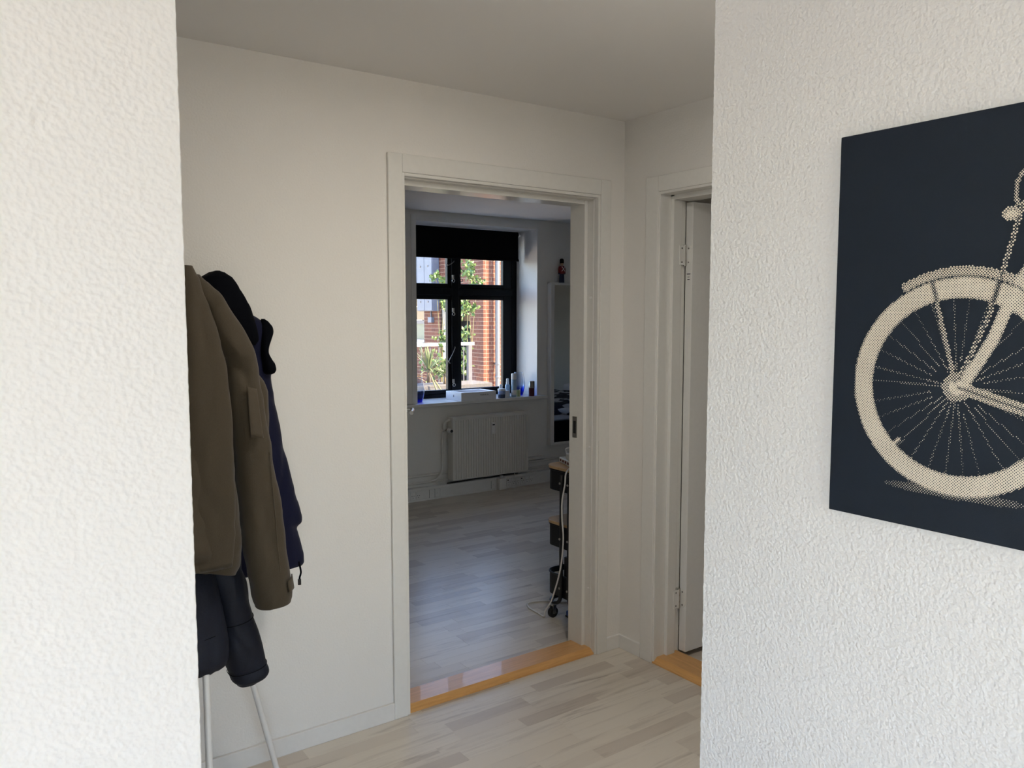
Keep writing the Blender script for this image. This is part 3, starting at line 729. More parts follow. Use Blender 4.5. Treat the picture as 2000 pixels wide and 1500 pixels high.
MB().box((4.285, 5.812, 0.222), (4.512, 5.85, 0.250)).build('pipe_cover', 'radiator_white', None, bevel=0.004, label='short white cover strip above the pipes right of the radiator', cat='pipe cover')

tr = empty('cable_trunking', (3.8, 5.83, 0), label='long white cable trunking with sockets along the foot of the window wall', cat='trunking')
MB().box((RX0 + 0.01, 5.806, 0.0), (6.0, YW0, 0.112)).build('trunk_body', 'plastic_white', tr, bevel=0.003)
MB().box((RX0 + 0.01, 5.798, 0.090), (6.0, 5.807, 0.112)).build('trunk_lip', 'plastic_white', tr, bevel=0.002)
MB().box((RX0 + 0.01, 5.800, 0.0), (6.0, 5.807, 0.014)).build('trunk_lip', 'plastic_white', tr, bevel=0.002)
def socket(x, w=0.048, holes=True, dark=False):
    s_ = MB().box((x, 5.799, 0.018), (x + w, 5.807, 0.086)).build('socket_plate' if holes else 'switch_plate', 'plastic_white', tr, bevel=0.0015)
    mbh = MB()
    if holes:
        for dx, dz in ((-0.009, 0.006), (0.009, 0.006), (0, -0.010)):
            mbh.lathe([(0.0032, 0), (0.0032, -0.0004)], (x + w / 2 + dx, 5.799, 0.046 + dz), 10, 'y')
        if dark: mbh.box((x + 0.006, 5.7984, 0.066), (x + 0.02, 5.799, 0.076))
    else:
        mbh.box((x - 0.0015, 5.8012, 0.016), (x, 5.803, 0.088)).box((x + w, 5.8012, 0.016), (x + w + 0.0015, 5.803, 0.088)).lathe([(0.002, 0), (0.002, -0.0003)], (x + w / 2, 5.799, 0.05), 8, 'y')
    mbh.build('socket_holes' if holes else 'switch_gap', 'plastic_dark', s_)
for x in (3.100, 3.152): socket(x)
socket(3.280, 0.050, False); socket(3.333, 0.050, False); socket(3.905, 0.040, False)
for k, x in enumerate((4.072, 4.122, 4.172, 4.222, 4.272, 4.322)): socket(x, 0.047, True, k in (0, 3))
ad = empty('plug_adapter', (3.995, 5.775, 0.0), label='white plug-in adapter box standing out from the trunking below the radiator', cat='adapter')
MB().box((3.960, 5.752, 0.004), (4.036, 5.799, 0.106)).build('adapter_body', 'plastic_white', ad, bevel=0.006)
MB().lathe([(0.012, 0), (0.012, -0.002), (0.010, -0.0022)], (3.998, 5.752, 0.032), 18, 'y').build('adapter_button', 'plastic_white', ad, smooth='auto')
MB().box((3.985, 5.765, 0.106), (4.011, 5.790, 0.130)).build('adapter_plug', 'plastic_white', ad, bevel=0.003)
MB().tube(smooth_path([(4.085, 5.796, 0.030), (4.088, 5.776, 0.020), (4.110, 5.765, 0.008), (4.150, 5.770, 0.007), (4.168, 5.785, 0.02), (4.165, 5.79, 0.06), (4.158, 5.796, 0.10), (4.150, 5.792, 0.13)]), 0.0032, 8).build('charger_cable', 'plastic_white', None, smooth=True, label='short white cable looping from the trunking sockets', cat='cable')
MB().tube(smooth_path([(3.46, 5.815, 0.118), (3.60, 5.812, 0.120), (3.75, 5.815, 0.124), (3.92, 5.812, 0.119), (4.05, 5.815, 0.125), (4.2, 5.812, 0.120)]), 0.005, 8).build('black_cable', 'plastic_dark', None, smooth=True, label='black cable lying on the trunking under the radiator', cat='cable')

# ------------------------------------------------------------------ mirror, soldier, strap
mi = empty('wall_mirror', (4.80, 5.82, 0.345), label='tall white framed mirror on the wall right of the bedroom window', cat='mirror')
MX0, MX1, MZ0, MZ1 = 4.560, 5.020, 0.340, 1.842
mb = MB(); ring(mb, MX0, MX1, MZ0, MZ1, 0.042, 0.042, 0.022, 0.022, 5.792, YW0 - 0.001)
mb.build('mirror_frame', 'white_satin', mi, bevel=0.002)
MB().box((MX0 + 0.04, 5.806, MZ0 + 0.02), (MX1 - 0.04, 5.812, MZ1 - 0.02)).build('mirror_glass', 'mirror_silver', mi)
MB().tube(smooth_path([(4.858, 5.80, 1.846), (4.858, 5.786, 1.838), (4.864, 5.784, 1.76), (4.876, 5.784, 1.70), (4.872, 5.784, 1.66), (4.878, 5.784, 1.60)]), 0.008, 8).build('red_strap', 'strap_red', None, smooth=True, label='dark red strap hanging over the top edge of the mirror', cat='strap')
sx, sy, sz = 4.706, 5.820, MZ1
so = empty('toy_soldier', (sx, sy, sz), label='small wooden toy guardsman in red coat standing on top of the mirror', cat='toy')
for d in (-1, 1): MB().lathe([(0.013, 0), (0.015, 0.002), (0.013, 0.05), (0.0125, 0.082)], (sx + d * 0.0125, sy, sz), 14).build('leg', 'soldier_navy', so, smooth='auto')
MB().lathe([(0.024, 0.080), (0.026, 0.084), (0.022, 0.105), (0.027, 0.140), (0.022, 0.152), (0.008, 0.156)], (sx, sy, sz), 18).build('coat', 'soldier_red', so, smooth='auto')
for d in (-1, 1):
    a_ = MB().tube([(sx + d * 0.028, sy, sz + 0.145), (sx + d * 0.034, sy, sz + 0.120), (sx + d * 0.034, sy, sz + 0.088)], 0.0075, 10).build('arm', 'soldier_red', so, smooth='auto')
    MB().lathe([(0, -0.008), (0.006, -0.005), (0.008, 0), (0.006, 0.005)], (sx + d * 0.034, sy, sz + 0.084), 10).build('hand', 'soldier_navy', a_, smooth=True)
for d in (-1, 1): MB().tube([(sx + d * 0.018, sy - 0.021, sz + 0.147), (sx, sy - 0.0275, sz + 0.125), (sx - d * 0.018, sy - 0.021, sz + 0.104)], 0.0028, 6).build('cross_belt', 'plastic_white', so)
MB().lathe([(0.006, 0.154), (0.012, 0.160), (0.0145, 0.170), (0.013, 0.182)], (sx, sy, sz), 16).build('head', 'soldier_skin', so, smooth=True)
MB().lathe([(0.0165, 0.176), (0.018, 0.180), (0.019, 0.205), (0.015, 0.217), (0.004, 0.221)], (sx, sy, sz), 16).build('bearskin_hat', 'black_cloth', so, smooth=True)

# ------------------------------------------------------------------ bed (seen in the mirror)
bd = empty('bed', (6.25, 3.75, 0), label='bed with dark leaf-patterned cover, seen in the mirror', cat='bed')
bx0, bx1, by0, by1 = 5.20, 7.30, 2.86, 4.66
MB().box((bx0, by0, 0.10), (bx1, by1, 0.36)).build('bed_base', 'black_cloth', bd, bevel=0.01)
for x in (bx0 + 0.06, bx1 - 0.12):
    for y in (by0 + 0.06, by1 - 0.12): MB().lathe([(0.025, 0), (0.03, 0.10)], (x + 0.03, y + 0.03, 0), 14).build('leg', 'black_metal', bd)
MB().box((bx0 + 0.01, by0 + 0.01, 0.36), (bx1 - 0.01, by1 - 0.01, 0.50)).build('mattress', 'sheet_white', bd, bevel=0.04, seg=4)
vsb = []; fsb = []; NX, NY = 40, 36
for j in range(NY + 1):
    for i in range(NX + 1):
        x = bx0 + 0.0 + (bx1 - bx0 - 0.45) * i / NX; y = by0 + 0.02 + (by1 - by0 + 0.0) * j / NY
        edge = max(0, (j - NY + 3) / 3)
        z = 0.535 + 0.030 * noise.noise((x * 4, y * 4, 1)) + 0.012 * noise.noise((x * 11, y * 11, 5)) - 0.09 * edge ** 1.5
        vsb.append((x, y, z))
for j in range(NY):
    for i in range(NX): fsb.append((j * (NX + 1) + i, j * (NX + 1) + i + 1, (j + 1) * (NX + 1) + i + 1, (j + 1) * (NX + 1) + i))
dv = MB().raw(vsb, fsb).build('bed_cover', 'leaf_print', bd, smooth=True)
md = dv.modifiers.new('thick', 'SOLIDIFY'); md.thickness = 0.02; md.offset = -1
MB().box((bx1 - 0.42, by0 + 0.25, 0.50), (bx1 - 0.06, by0 + 0.85, 0.62)).build('pillow', 'sheet_white', bd, bevel=0.05, seg=4)
MB().box((bx1 - 0.42, by0 + 1.00, 0.50), (bx1 - 0.06, by0 + 1.60, 0.62)).build('pillow', 'sheet_white', bd, bevel=0.05, seg=4)

# ------------------------------------------------------------------ black trolley
ct = empty('storage_trolley', (2.69, 3.015, 0), label='black steel trolley with bamboo-topped trays just inside the bedroom door', cat='trolley')
cx0, cx1, cy0, cy1 = 2.478, 2.925, 2.855, 3.190
def rrect(x0, x1, y0, y1, r, n=6):
    out = []
    for cx, cy, a0 in ((x1 - r, y0 + r, -90), (x1 - r, y1 - r, 0), (x0 + r, y1 - r, 90), (x0 + r, y0 + r, 180)):
        for k in range(n + 1):
            a = math.radians(a0 + 90 * k / n); out.append((cx + r * math.cos(a), cy + r * math.sin(a)))
    return out
for zt, zb, lid in ((0.770, 0.668, True), (0.490, 0.382, True), (0.240, 0.130, False)):
    o_ = rrect(cx0, cx1, cy0, cy1, 0.06); i_ = rrect(cx0 + 0.004, cx1 - 0.004, cy0 + 0.004, cy1 - 0.004, 0.056); nn = len(o_)
    vs_ = [(*p, zb) for p in o_] + [(*p, zt) for p in o_] + [(*p, zt) for p in i_] + [(*p, zb + 0.004) for p in i_]
    fs_ = [tuple(reversed(range(nn)))] + [tuple(3 * nn + k for k in range(nn))]
    for L_ in range(3): fs_ += [(L_ * nn + k, L_ * nn + (k + 1) % nn, (L_ + 1) * nn + (k + 1) % nn, (L_ + 1) * nn + k) for k in range(nn)]
    ty = MB().raw(vs_, fs_).build('tray', 'black_metal', ct, smooth='auto')
    MB().tube([(*p, zt) for p in o_] + [(*o_[0], zt)], 0.005, 8, cap=False).build('tray_rim', 'black_metal', ty, smooth=True)
    if lid: MB().prism(rrect(cx0 - 0.006, cx1 + 0.006, cy0 - 0.006, cy1 + 0.006, 0.062), 'z', zt + 0.005, zt + 0.020).build('tray_lid', 'bamboo', ct, bevel=0.002)
for xe, sgn in ((cx0, -1), (cx1, 1)):
    for yu, oy in ((3.045, 1), (2.985, -1)):
        xq = xe + sgn * 0.011
        yfar = 3.150 if oy > 0 else 2.895
        pts = [(xq, yu, 0.655 + 0.10), (xq, yu, 0.45), (xq, yu, 0.20), (xq, yu + oy * 0.004, 0.135), (xq, yu + oy * 0.022, 0.105), (xq, yu + oy * 0.055, 0.094), (xq - sgn * 0.004, yfar - oy * 0.03, 0.094), (xq - sgn * 0.02, yfar - oy * 0.004, 0.096), (xq - sgn * 0.06, yfar + oy * 0.008, 0.098), (xq - sgn * 0.20, yfar + oy * 0.010, 0.098)]
        MB().tube(smooth_path(pts, 6), 0.0095, 12).build('frame_tube', 'black_metal', ct, smooth=True)
    for z in (0.715, 0.435, 0.185):
        for yu in (3.045, 2.985): MB().lathe([(0.006, 0), (0.006, sgn * 0.003), (0.003, sgn * 0.005)], (xe + sgn * 0.0205, yu, z), 10, 'x').build('bolt', 'steel', ct, smooth='auto')
for x, y in ((2.492, 3.140), (2.492, 2.900), (2.905, 3.140), (2.905, 2.900)):
    wh = MB().lathe([(0.0, -0.012), (0.024, -0.012), (0.028, -0.007), (0.028, 0.007), (0.024, 0.012), (0.0, 0.012)], (x, y, 0.028), 24, 'y').build('caster_wheel', 'rubber', ct, smooth='auto')
    MB().lathe([(0.0, -0.0135), (0.008, -0.0135), (0.008, 0.0135), (0, 0.0135)], (x, y, 0.028), 14, 'y').build('wheel_hub', 'steel', wh, smooth='auto')
    MB().box((x - 0.010, y - 0.016, 0.024), (x + 0.010, y - 0.013, 0.066)).box((x - 0.010, y + 0.013, 0.024), (x + 0.010, y + 0.016, 0.066)).box((x - 0.010, y - 0.016, 0.062), (x + 0.010, y + 0.016, 0.068)).tube([(x, y, 0.066), (x, y, 0.096)], 0.005, 10).build('caster_fork', 'steel', wh)
MB().box((2.53, 2.93, 0.1345), (2.62, 3.10, 0.320)).build('black_case', 'plastic_dark', None, bevel=0.004, label='black upright case standing in the bottom tray of the trolley', cat='case')
MB().box((2.50, 3.10, 0.1345), (2.60, 3.178, 0.225)).build('grey_pouch', 'cable_grey', None, bevel=0.015, seg=3, label='pale grey pouch in the left corner of the bottom trolley tray', cat='pouch')
bb = empty('blue_scale', (2.68, 3.02, 0), label='flat blue box lying on the floor under the trolley', cat='box')
MB().box((2.548, 2.93, 0.006), (2.84, 3.105, 0.034)).build('blue_shell', 'blue_plastic', bb, bevel=0.006)
MB().box((2.546, 2.932, 0.0), (2.842, 3.107, 0.010)).build('base_plate', 'plastic_dark', bb, bevel=0.002)
# power strip and white cable on the trolley
ps = empty('power_strip', (2.60, 3.07, 0.792), label='white power strip lying on the top lid of the trolley', cat='power strip')
ang = math.atan2(-0.135, -0.047); Mps = Matrix.Translation((2.555, 3.085, 0.7905)) @ Matrix.Rotation(ang, 4, 'Z')
MB().box((-0.10, -0.024, 0), (0.10, 0.024, 0.026), Mps).build('strip_body', 'plastic_white', ps, bevel=0.004)
mbh = MB()
for k in range(5):
    mbh.box((-0.085 + k * 0.036, -0.0245, 0.008), (-0.065 + k * 0.036, -0.0235, 0.020), Mps).box((-0.085 + k * 0.036, 0.0235, 0.008), (-0.065 + k * 0.036, 0.0245, 0.020), Mps)
mbh.build('strip_sockets', 'strap_red', ps, kind='stuff')
MB().box((-0.02, -0.018, 0.026), (0.05, 0.018, 0.062), Mps).build('plug', 'plastic_white', ps, bevel=0.008)
MB().tube(smooth_path([(2.56, 3.12, 0.845), (2.57, 3.135, 0.865), (2.585, 3.105, 0.872), (2.585, 3.045, 0.86), (2.57, 3.005, 0.83)]), 0.004, 8).build('plug_lead', 'plastic_white', ps, smooth=True)
MB().tube(smooth_path([(2.560, 3.000, 0.800), (2.505, 2.990, 0.808), (2.455, 2.992, 0.78), (2.440, 2.985, 0.72), (2.436, 3.000, 0.64), (2.434, 2.998, 0.55), (2.436, 2.990, 0.46), (2.434, 2.996, 0.36), (2.432, 3.015, 0.27), (2.432, 3.045, 0.19), (2.436, 3.085, 0.11), (2.442, 3.140, 0.045), (2.450, 3.160, 0.006),
    (2.458, 3.23, 0.005), (2.465, 3.31, 0.005), (2.505, 3.365, 0.005), (2.580, 3.350, 0.005), (2.650, 3.285, 0.005), (2.72, 3.23, 0.005), (2.82, 3.21, 0.005)]), 0.0042, 8).build('white_cable', 'plastic_white', None, smooth=True, label='white cable hanging down the trolley and looping on the floor', cat='cable')
MB().tube(smooth_path([(2.618, 3.03, 0.795), (2.612, 3.02, 0.86), (2.604, 3.012, 0.93), (2.62, 3.0, 0.99), (2.70, 2.96, 1.02)]), 0.0045, 8).build('black_lead', 'plastic_dark', None, smooth=True, label='black lead rising from the power strip on the trolley', cat='cable')

# ------------------------------------------------------------------ courtyard outside the window
MB().box((-3.2, YW1, -0.45), (22, 24, -0.35)).build('ground', 'paving', kind='structure')
FX, FY = 7.38, 11.19            # corner of the brick house opposite
CO = 0.0667
fs_side = MB()
for a, b in (((FX + 0.003, FY + 0.02, -0.4), (FX + 0.3, 11.60, 1.97)), ((FX + 0.003, FY + 0.02, 1.97), (FX + 0.3, 13.24, 3.05)), ((FX + 0.003, 12.60, -0.4), (FX + 0.3, 13.19, 1.97)), ((FX + 0.003, 13.19, -0.4), (FX + 0.3, 15.5, 0.95)), ((FX + 0.003, 13.24, 1.97), (FX + 0.3, 15.5, 3.05))):
    fs_side.box(a, b)
wall_side_house = fs_side.build('wall_courtyard_side', 'mortar', kind='structure')
wall_front_house = MB().box((FX + 0.30, FY + 0.003, -0.4), (13.0, 11.6, 3.05)).box((FX + 0.003, FY + 0.003, -0.4), (FX + 0.30, FY + 0.02, 3.05)).build('wall_courtyard_front', 'mortar', kind='structure')
BR = {}
def brick_mesh(L, axis):
    key = (round(L, 3), axis)
    if key not in BR:
        h, d, e = 0.0545, 0.05, 0.003
        def bx(a, b_):
            (x0, y0, z0), (x1, y1, z1) = a, b_
            return [(x0, y0, z0), (x1, y0, z0), (x1, y1, z0), (x0, y1, z0), (x0, y0, z1), (x1, y0, z1), (x1, y1, z1), (x0, y1, z1)]
        vs_ = bx((0, 0, 0), (d, L, h)) if axis == 'y' else bx((0, 0, 0), (L, d, h))
        fs_ = [(3, 2, 1, 0), (4, 5, 6, 7), (0, 1, 5, 4), (1, 2, 6, 5), (2, 3, 7, 6), (3, 0, 4, 7)]
        me = bpy.data.meshes.new('brick'); me.from_pydata(vs_, [], fs_); me.materials.append(MATS['brick_red'])
        BR[key] = (me, vs_, fs_)
    return BR[key]
def course_lengths(k, total):
    """cross bond: rows of stretchers starting with a three-quarter brick, rows of headers with a closer"""
    if k % 2 == 0: row = [0.168] + [0.228] * 30
    else: row = [0.100, 0.108, 0.058] + [0.108] * 60
    if k % 4 == 2: row = [0.168, 0.108] + [0.228] * 30
    out = []; p = 0.0
    for L in row:
        if p >= total - 0.02: break
        out.append((p, min(L, total - p))); p += L + 0.012
    return out
Z0 = 1.71 - 40 * CO + 0.006
side_b, front_b = [], []
for k in range(0, 60):
    z = Z0 + k * CO
    for p_, L in course_lengths(k, 4.3):
        y = FY + p_; yc = y + L / 2
        a_, b_ = y, y + L
        if z < 1.97:                      # stop at the porch and the window
            if a_ < 11.60 < b_: b_ = 11.60
            elif a_ < 12.60 < b_: a_ = 12.60
            elif 11.60 <= a_ and b_ <= 12.60: continue
            if z > 0.95:
                if a_ < 13.19 < b_: b_ = 13.19
                elif a_ >= 13.19: continue
        if b_ - a_ > 0.015: side_b.append((FX, a_, z, b_ - a_))
    for p_, L in course_lengths(k + 1, 5.5): front_b.append((FX + 0.062 + p_, FY, z, L))
def lay_bricks(parent, lst, axis, seen):
    vis = [b_ for b_ in lst if seen(b_)]
    vis.sort(key=lambda b_: -b_[3] / (b_[1] if axis == 'y' else b_[0]) ** 2)
    one = set(vis[:300]); rest = MB()
    for b_ in lst:
        me, vs_, fs_ = brick_mesh(b_[3], axis)
        jx = 0.0
        if b_ in one:
            o = bpy.data.objects.new('brick', me); COL.objects.link(o); o.parent = parent
            o.location = (b_[0] + random.uniform(-0.002, 0.002) * (axis == 'y'), b_[1] + random.uniform(-0.002, 0.002) * (axis == 'x'), b_[2])
        else: rest.raw([(v[0] + b_[0], v[1] + b_[1], v[2] + b_[2]) for v in vs_], fs_)
    rest.build('brick_field', 'brick_red', parent, kind='stuff')
lay_bricks(wall_side_house, side_b, 'y', lambda b_: 0.15 < b_[2] < 2.62 and not (11.9 < b_[1] < 12.55 and b_[2] > 1.9) and b_[1] < 13.2 and not (b_[1] > 12.62 and b_[2] > 1.65))
lay_bricks(wall_front_house, front_b, 'x', lambda b_: 0.15 < b_[2] < 2.62 and b_[0] < 8.0)
# porch recess between the two brick piers
pr = empty('porch', (7.8, 12.1, -0.35), label='recessed porch with grey door and wooden boards in the brick house opposite', cat='porch')
MB().box((7.90, 11.60, -0.35), (7.96, 14.2, 2.10)).build('back_panel', 'fence_grey', pr)
MB().box((7.84, 11.60, 1.44), (7.90, 13.0, 1.60)).build('board', 'beige_stone', pr, bevel=0.006)
MB().box((7.42, 12.47, -0.35), (7.50, 12.60, 1.97)).build('door_frame', 'fence_white', pr, bevel=0.005)
MB().box((7.44, 12.30, -0.35), (7.50, 12.47, 1.97)).build('door_edge', 'far_frame', pr, bevel=0.004)
MB().box((7.42, 11.60, -0.42), (7.96, 12.60, -0.35)).build('step', 'concrete', pr)
# window beyond the far pier
hw = empty('house_window', (7.5, 13.7, 0.95), label='house window with stone lintel and white sill beyond the far brick pier', cat='window')
for k in range(6):
    for r_ in range(2): MB().box((7.42, 13.20 + k * 0.36, 1.46 + r_ * 0.255), (7.60, 13.545 + k * 0.36, 1.705 + r_ * 0.255)).build('stone_block', 'beige_stone', hw, bevel=0.006)
MB().box((7.43, 13.19, 1.385), (7.55, 15.4, 1.45)).build('head_rail', 'far_frame', hw)
MB().box((7.50, 13.19, 1.09), (7.52, 15.4, 1.39)).build('pane', 'far_glass', hw)
MB().box((7.44, 13.19, 1.03), (7.55, 15.4, 1.09)).build('bottom_rail', 'fence_white', hw)
MB().box((7.32, 13.19, 0.95), (7.55, 15.4, 0.985)).build('sill', 'fence_white', hw, bevel=0.005)
MB().box((7.40, 13.175, 0.95), (7.55, 13.235, 1.97)).build('side_frame', 'far_frame', hw)
# metal cabinet on the pier
mc = empty('metal_cabinet', (7.3, 12.9, 1.62), label='grey-blue metal cabinet with two doors mounted high on the brick pier', cat='cabinet')
MB().box((7.24, 12.625, 1.62), (7.378, 13.175, 2.95)).build('cabinet_body', 'zinc', mc, bevel=0.008)
for y0_, y1_ in ((12.63, 12.895), (12.905, 13.17)):
    dd = MB().box((7.222, y0_, 1.63), (7.24, y1_, 2.94)).build('cabinet_door', 'zinc', mc, bevel=0.005)
    for z in (1.79, 2.43): MB().lathe([(0.017, 0), (0.017, -0.010), (0.010, -0.012)], (7.222, (y0_ + y1_) / 2, z), 14, 'x').build('knob', 'far_frame', dd, smooth='auto')
MB().box((7.22, 13.18, 2.10), (7.378, 13.80, 2.95)).build('zinc_housing', 'zinc', None, bevel=0.008, label='wide zinc housing left of the metal cabinet, behind the upper pane', cat='housing')
jb = empty('junction_box', (7.34, 12.88, 1.41), label='small grey junction box with a conduit on the brick pier', cat='electric box')
MB().box((7.315, 12.815, 1.412), (7.378, 12.945, 1.512)).build('box_body', 'zinc', jb, bevel=0.006)
MB().tube([(7.358, 12.895, 1.512), (7.358, 12.895, 1.62)], 0.012, 10).build('conduit', 'zinc', jb, smooth='auto')
# downpipe on the sunlit face
dp = empty('downpipe', (7.605, 11.10, -0.35), label='pale grey rainwater downpipe on the sunlit brick corner', cat='pipe')
MB().tube([(7.605, 11.105, -0.35), (7.605, 11.105, 3.0)], 0.038, 20).build('pipe', 'downpipe_grey', dp, smooth='auto')
for z in (0.72, 0.50, 2.75): MB().lathe([(0.044, 0), (0.046, 0.004), (0.046, 0.030), (0.044, 0.034)], (7.605, 11.105, z), 20).build('pipe_collar', 'downpipe_grey', dp, smooth='auto')
for z in (0.73, 2.76): MB().box((7.590, 11.14, z), (7.620, FY, z + 0.02)).build('pipe_bracket', 'steel_dark', dp)
# fence
fe = empty('garden_fence', (5.8, 10.0, -0.35), label='open garden fence with white top rail and grey post in the courtyard', cat='fence')
MB().box((3.2, 9.97, 1.105), (6.42, 10.03, 1.150)).build('top_rail', 'fence_white', fe, bevel=0.004)
for x in (6.315, 4.6, 3.3): MB().box((x, 9.975, -0.35), (x + 0.065, 10.03, 1.105)).build('post', 'fence_grey', fe, bevel=0.004)
MB().box((3.2, 9.985, 0.25), (6.36, 10.015, 0.30)).build('bottom_rail', 'fence_grey', fe, bevel=0.003)
for k in range(22):
    x = 3.3 + k * 0.14
    MB().box((x, 9.992, 0.0), (x + 0.012, 10.004, 1.11)).build('bar', 'fence_grey', fe)
# raised concrete planter with yucca
MB().box((3.8, 8.95, -0.35), (6.05, 9.45, 0.64)).build('planter_wall', 'concrete', None, bevel=0.01, label='low grey concrete planter wall under the spiky plant', cat='planter')
def blade(mb, base, d, L, w, droop, n=6):
    base = Vector(base); d = Vector(d).normalized(); side = d.cross(Vector((0, 0, 1)))
    side = side.normalized() if side.length > 0.1 else Vector((1, 0, 0)); nrm = side.cross(d)
    vs_ = []
    for i in range(n + 1):
        t = i / n; p = base + d * (L * t) + Vector((0, 0, -1)) * droop * L * t * t
        ww = w * (0.55 + 0.9 * t) * (1 - t) ** 0.6 if i < n else 0.0005
        vs_ += [p - side * ww + nrm * 0.3 * ww, p - nrm * 0.001, p + side * ww + nrm * 0.3 * ww]
    fs_ = []
    for i in range(n):
        a = i * 3; fs_ += [(a, a + 1, a + 4, a + 3), (a + 1, a + 2, a + 5, a + 4)]
    mb.raw(vs_, fs_)
rg = random.Random(5)
def yucca(name, label, c, count, L, mat, w=0.013):
    e_ = empty(name, c, label=label, cat='plant', group=None)
    for k in range(count):
        a = rg.uniform(0, 2 * PI); el = rg.uniform(0.15, 1.45)
        mb_ = MB(); blade(mb_, (c[0], c[1], c[2] + 0.03 + rg.uniform(0, 0.05)), (math.cos(a) * math.cos(el), math.sin(a) * math.cos(el), math.sin(el)), L * rg.uniform(0.7, 1.1), w, 0.28 * (1.5 - el))
        o_ = mb_.build('leaf', mat, e_, smooth=True)
        sd = o_.modifiers.new('t', 'SOLIDIFY'); sd.thickness = 0.0015
    MB().tube([(c[0], c[1], c[2] - 0.10), (c[0], c[1], c[2] + 0.08)], 0.025, 10, r1=0.018).build('stem', 'leaf_dry', e_, smooth=True)
yucca('yucca', 'spiky green yucca fan behind the lower left window pane', (5.16, 9.12, 0.77), 46, 0.34, 'leaf_yucca')
yucca('yucca', 'smaller spiky green yucca near the middle post of the window', (5.42, 9.14, 0.70), 26, 0.26, 'leaf_yucca')
yucca('dry_plant', 'brown withered plant left of the yucca, beside the window edge', (4.86, 9.05, 0.70), 30, 0.24, 'leaf_dry', 0.016)
for k, (p0, p1) in enumerate((((5.40, 8.62, -0.35), (5.075, 8.93, 0.80)), ((5.67, 8.50, -0.35), (5.10, 8.86, 0.72)))):
    MB().tube([p0, ((p0[0] + p1[0]) / 2, (p0[1] + p1[1]) / 2, (p0[2] + p1[2]) / 2 + 0.01), p1], 0.013, 8, r1=0.010).build('cane', 'stem', None, smooth=True, label=('longer' if k == 0 else 'shorter') + ' pale yellow cane leaning below the yucca', cat='cane')
# leafy branches in front of the brick house
def leaf_cluster(mb, c, r, n, size):
    for _ in range(n):
        p = Vector(c) + Vector((rg.gauss(0, r[0]), rg.gauss(0, r[1]), rg.gauss(0, r[2])))
        d = Vector((rg.uniform(-1, 1), rg.uniform(-1, 0.4), rg.uniform(-0.7, 0.6))).normalized(); u = d.orthogonal().normalized(); u.rotate(Matrix.Rotation(rg.uniform(0, 6.28), 3, d)); v = d.cross(u)
        s_ = size * rg.uniform(0.6, 1.2)
        mb.raw([p, p + u * s_ * 0.5 + v * s_ * 0.36, p + u * s_, p + u * s_ * 0.5 - v * s_ * 0.36, p + u * s_ * 0.5 + d * s_ * 0.12], [(0, 1, 4), (1, 2, 4), (2, 3, 4), (3, 0, 4)])
def sapling(label, base, tips, clusters):
    e_ = empty('sapling', base, label=label, cat='tree')
    for tp in tips:
        mid = Vector(base).lerp(Vector(tp), 0.55) + Vector((rg.uniform(-.05, .05), 0, 0.12))
        MB().tube(smooth_path([base, mid, tp], 6), 0.009, 8, r1=0.003).build('branch', 'stem', e_, smooth=True)
    mb_ = MB()
    for c, r, n_ in clusters: leaf_cluster(mb_, c, r, n_, 0.085)
    mb_.build('foliage', 'leaf_green', e_, kind='stuff')
sapling('leafy sapling with bright leaves in front of the brick corner', (6.56, 10.35, -0.35), [(6.62, 10.4, 2.36), (6.76, 10.4, 2.10), (6.60, 10.4, 1.66)],
        [((6.58, 10.4, 2.31), (0.05, 0.05, 0.025), 26), ((6.585, 10.4, 2.18), (0.055, 0.05, 0.035), 34), ((6.73, 10.4, 2.07), (0.07, 0.05, 0.05), 46), ((6.52, 10.4, 1.68), (0.045, 0.05, 0.06), 46), ((6.655, 10.4, 1.63), (0.05, 0.05, 0.03), 34), ((6.53, 10.4, 1.27), (0.04, 0.05, 0.05), 30), ((6.50, 10.4, 0.75), (0.05, 0.05, 0.30), 120)])
sapling('leafy sapling in front of the porch beside the window mullion', (6.16, 10.45, -0.35), [(6.02, 10.4, 2.12), (6.18, 10.4, 2.05), (6.18, 10.4, 1.74)],
        [((6.01, 10.4, 2.11), (0.055, 0.05, 0.02), 30), ((6.15, 10.4, 2.04), (0.05, 0.05, 0.035), 34), ((6.185, 10.4, 1.73), (0.04, 0.05, 0.05), 40), ((6.15, 10.4, 1.22), (0.05, 0.05, 0.06), 60)])
sapling('low bushy sapling behind the yucca at the garden fence', (5.62, 9.66, -0.35), [(5.55, 9.66, 0.95), (5.70, 9.66, 0.98)],
        [((5.53, 9.66, 0.85), (0.09, 0.06, 0.08), 70), ((5.72, 9.66, 0.85), (0.08, 0.06, 0.10), 60)])

# ------------------------------------------------------------------ picture of a bicycle on the right wall
pc = empty('bicycle_picture', (1.27, 0.31, 1.2), label='dark navy canvas with a cream halftone print of a bicycle', cat='picture')
PY, PZ0, PZ1, PW = 0.812, 1.200, 1.841, 1.0
MB().box((1.2635, PY - PW, PZ0), (XR - 0.001, PY, PZ1)).build('canvas', 'canvas_navy', pc, bevel=0.0015)
hub = Vector((0.2095, 1.4304)); hub2 = Vector((0.765, 1.4304)); RT, RI = 0.1685, 0.1365
def seg(p, a, b):
    a = Vector(a); b = Vector(b); ab = b - a; t = max(0, min(1, (p - a).dot(ab) / ab.dot(ab))); return (p - a - ab * t).length
def pline(p, pts): return min(seg(p, pts[i], pts[i + 1]) for i in range(len(pts) - 1))
seat_stay = [(0.2148, 1.4324), (0.2403, 1.4726), (0.2587, 1.5073), (0.2722, 1.5448), (0.2955, 1.5955), (0.330, 1.66)]
bb_ = (0.385, 1.382); st = (0.335, 1.672); ht = (0.655, 1.665); hb_ = (0.672, 1.620)
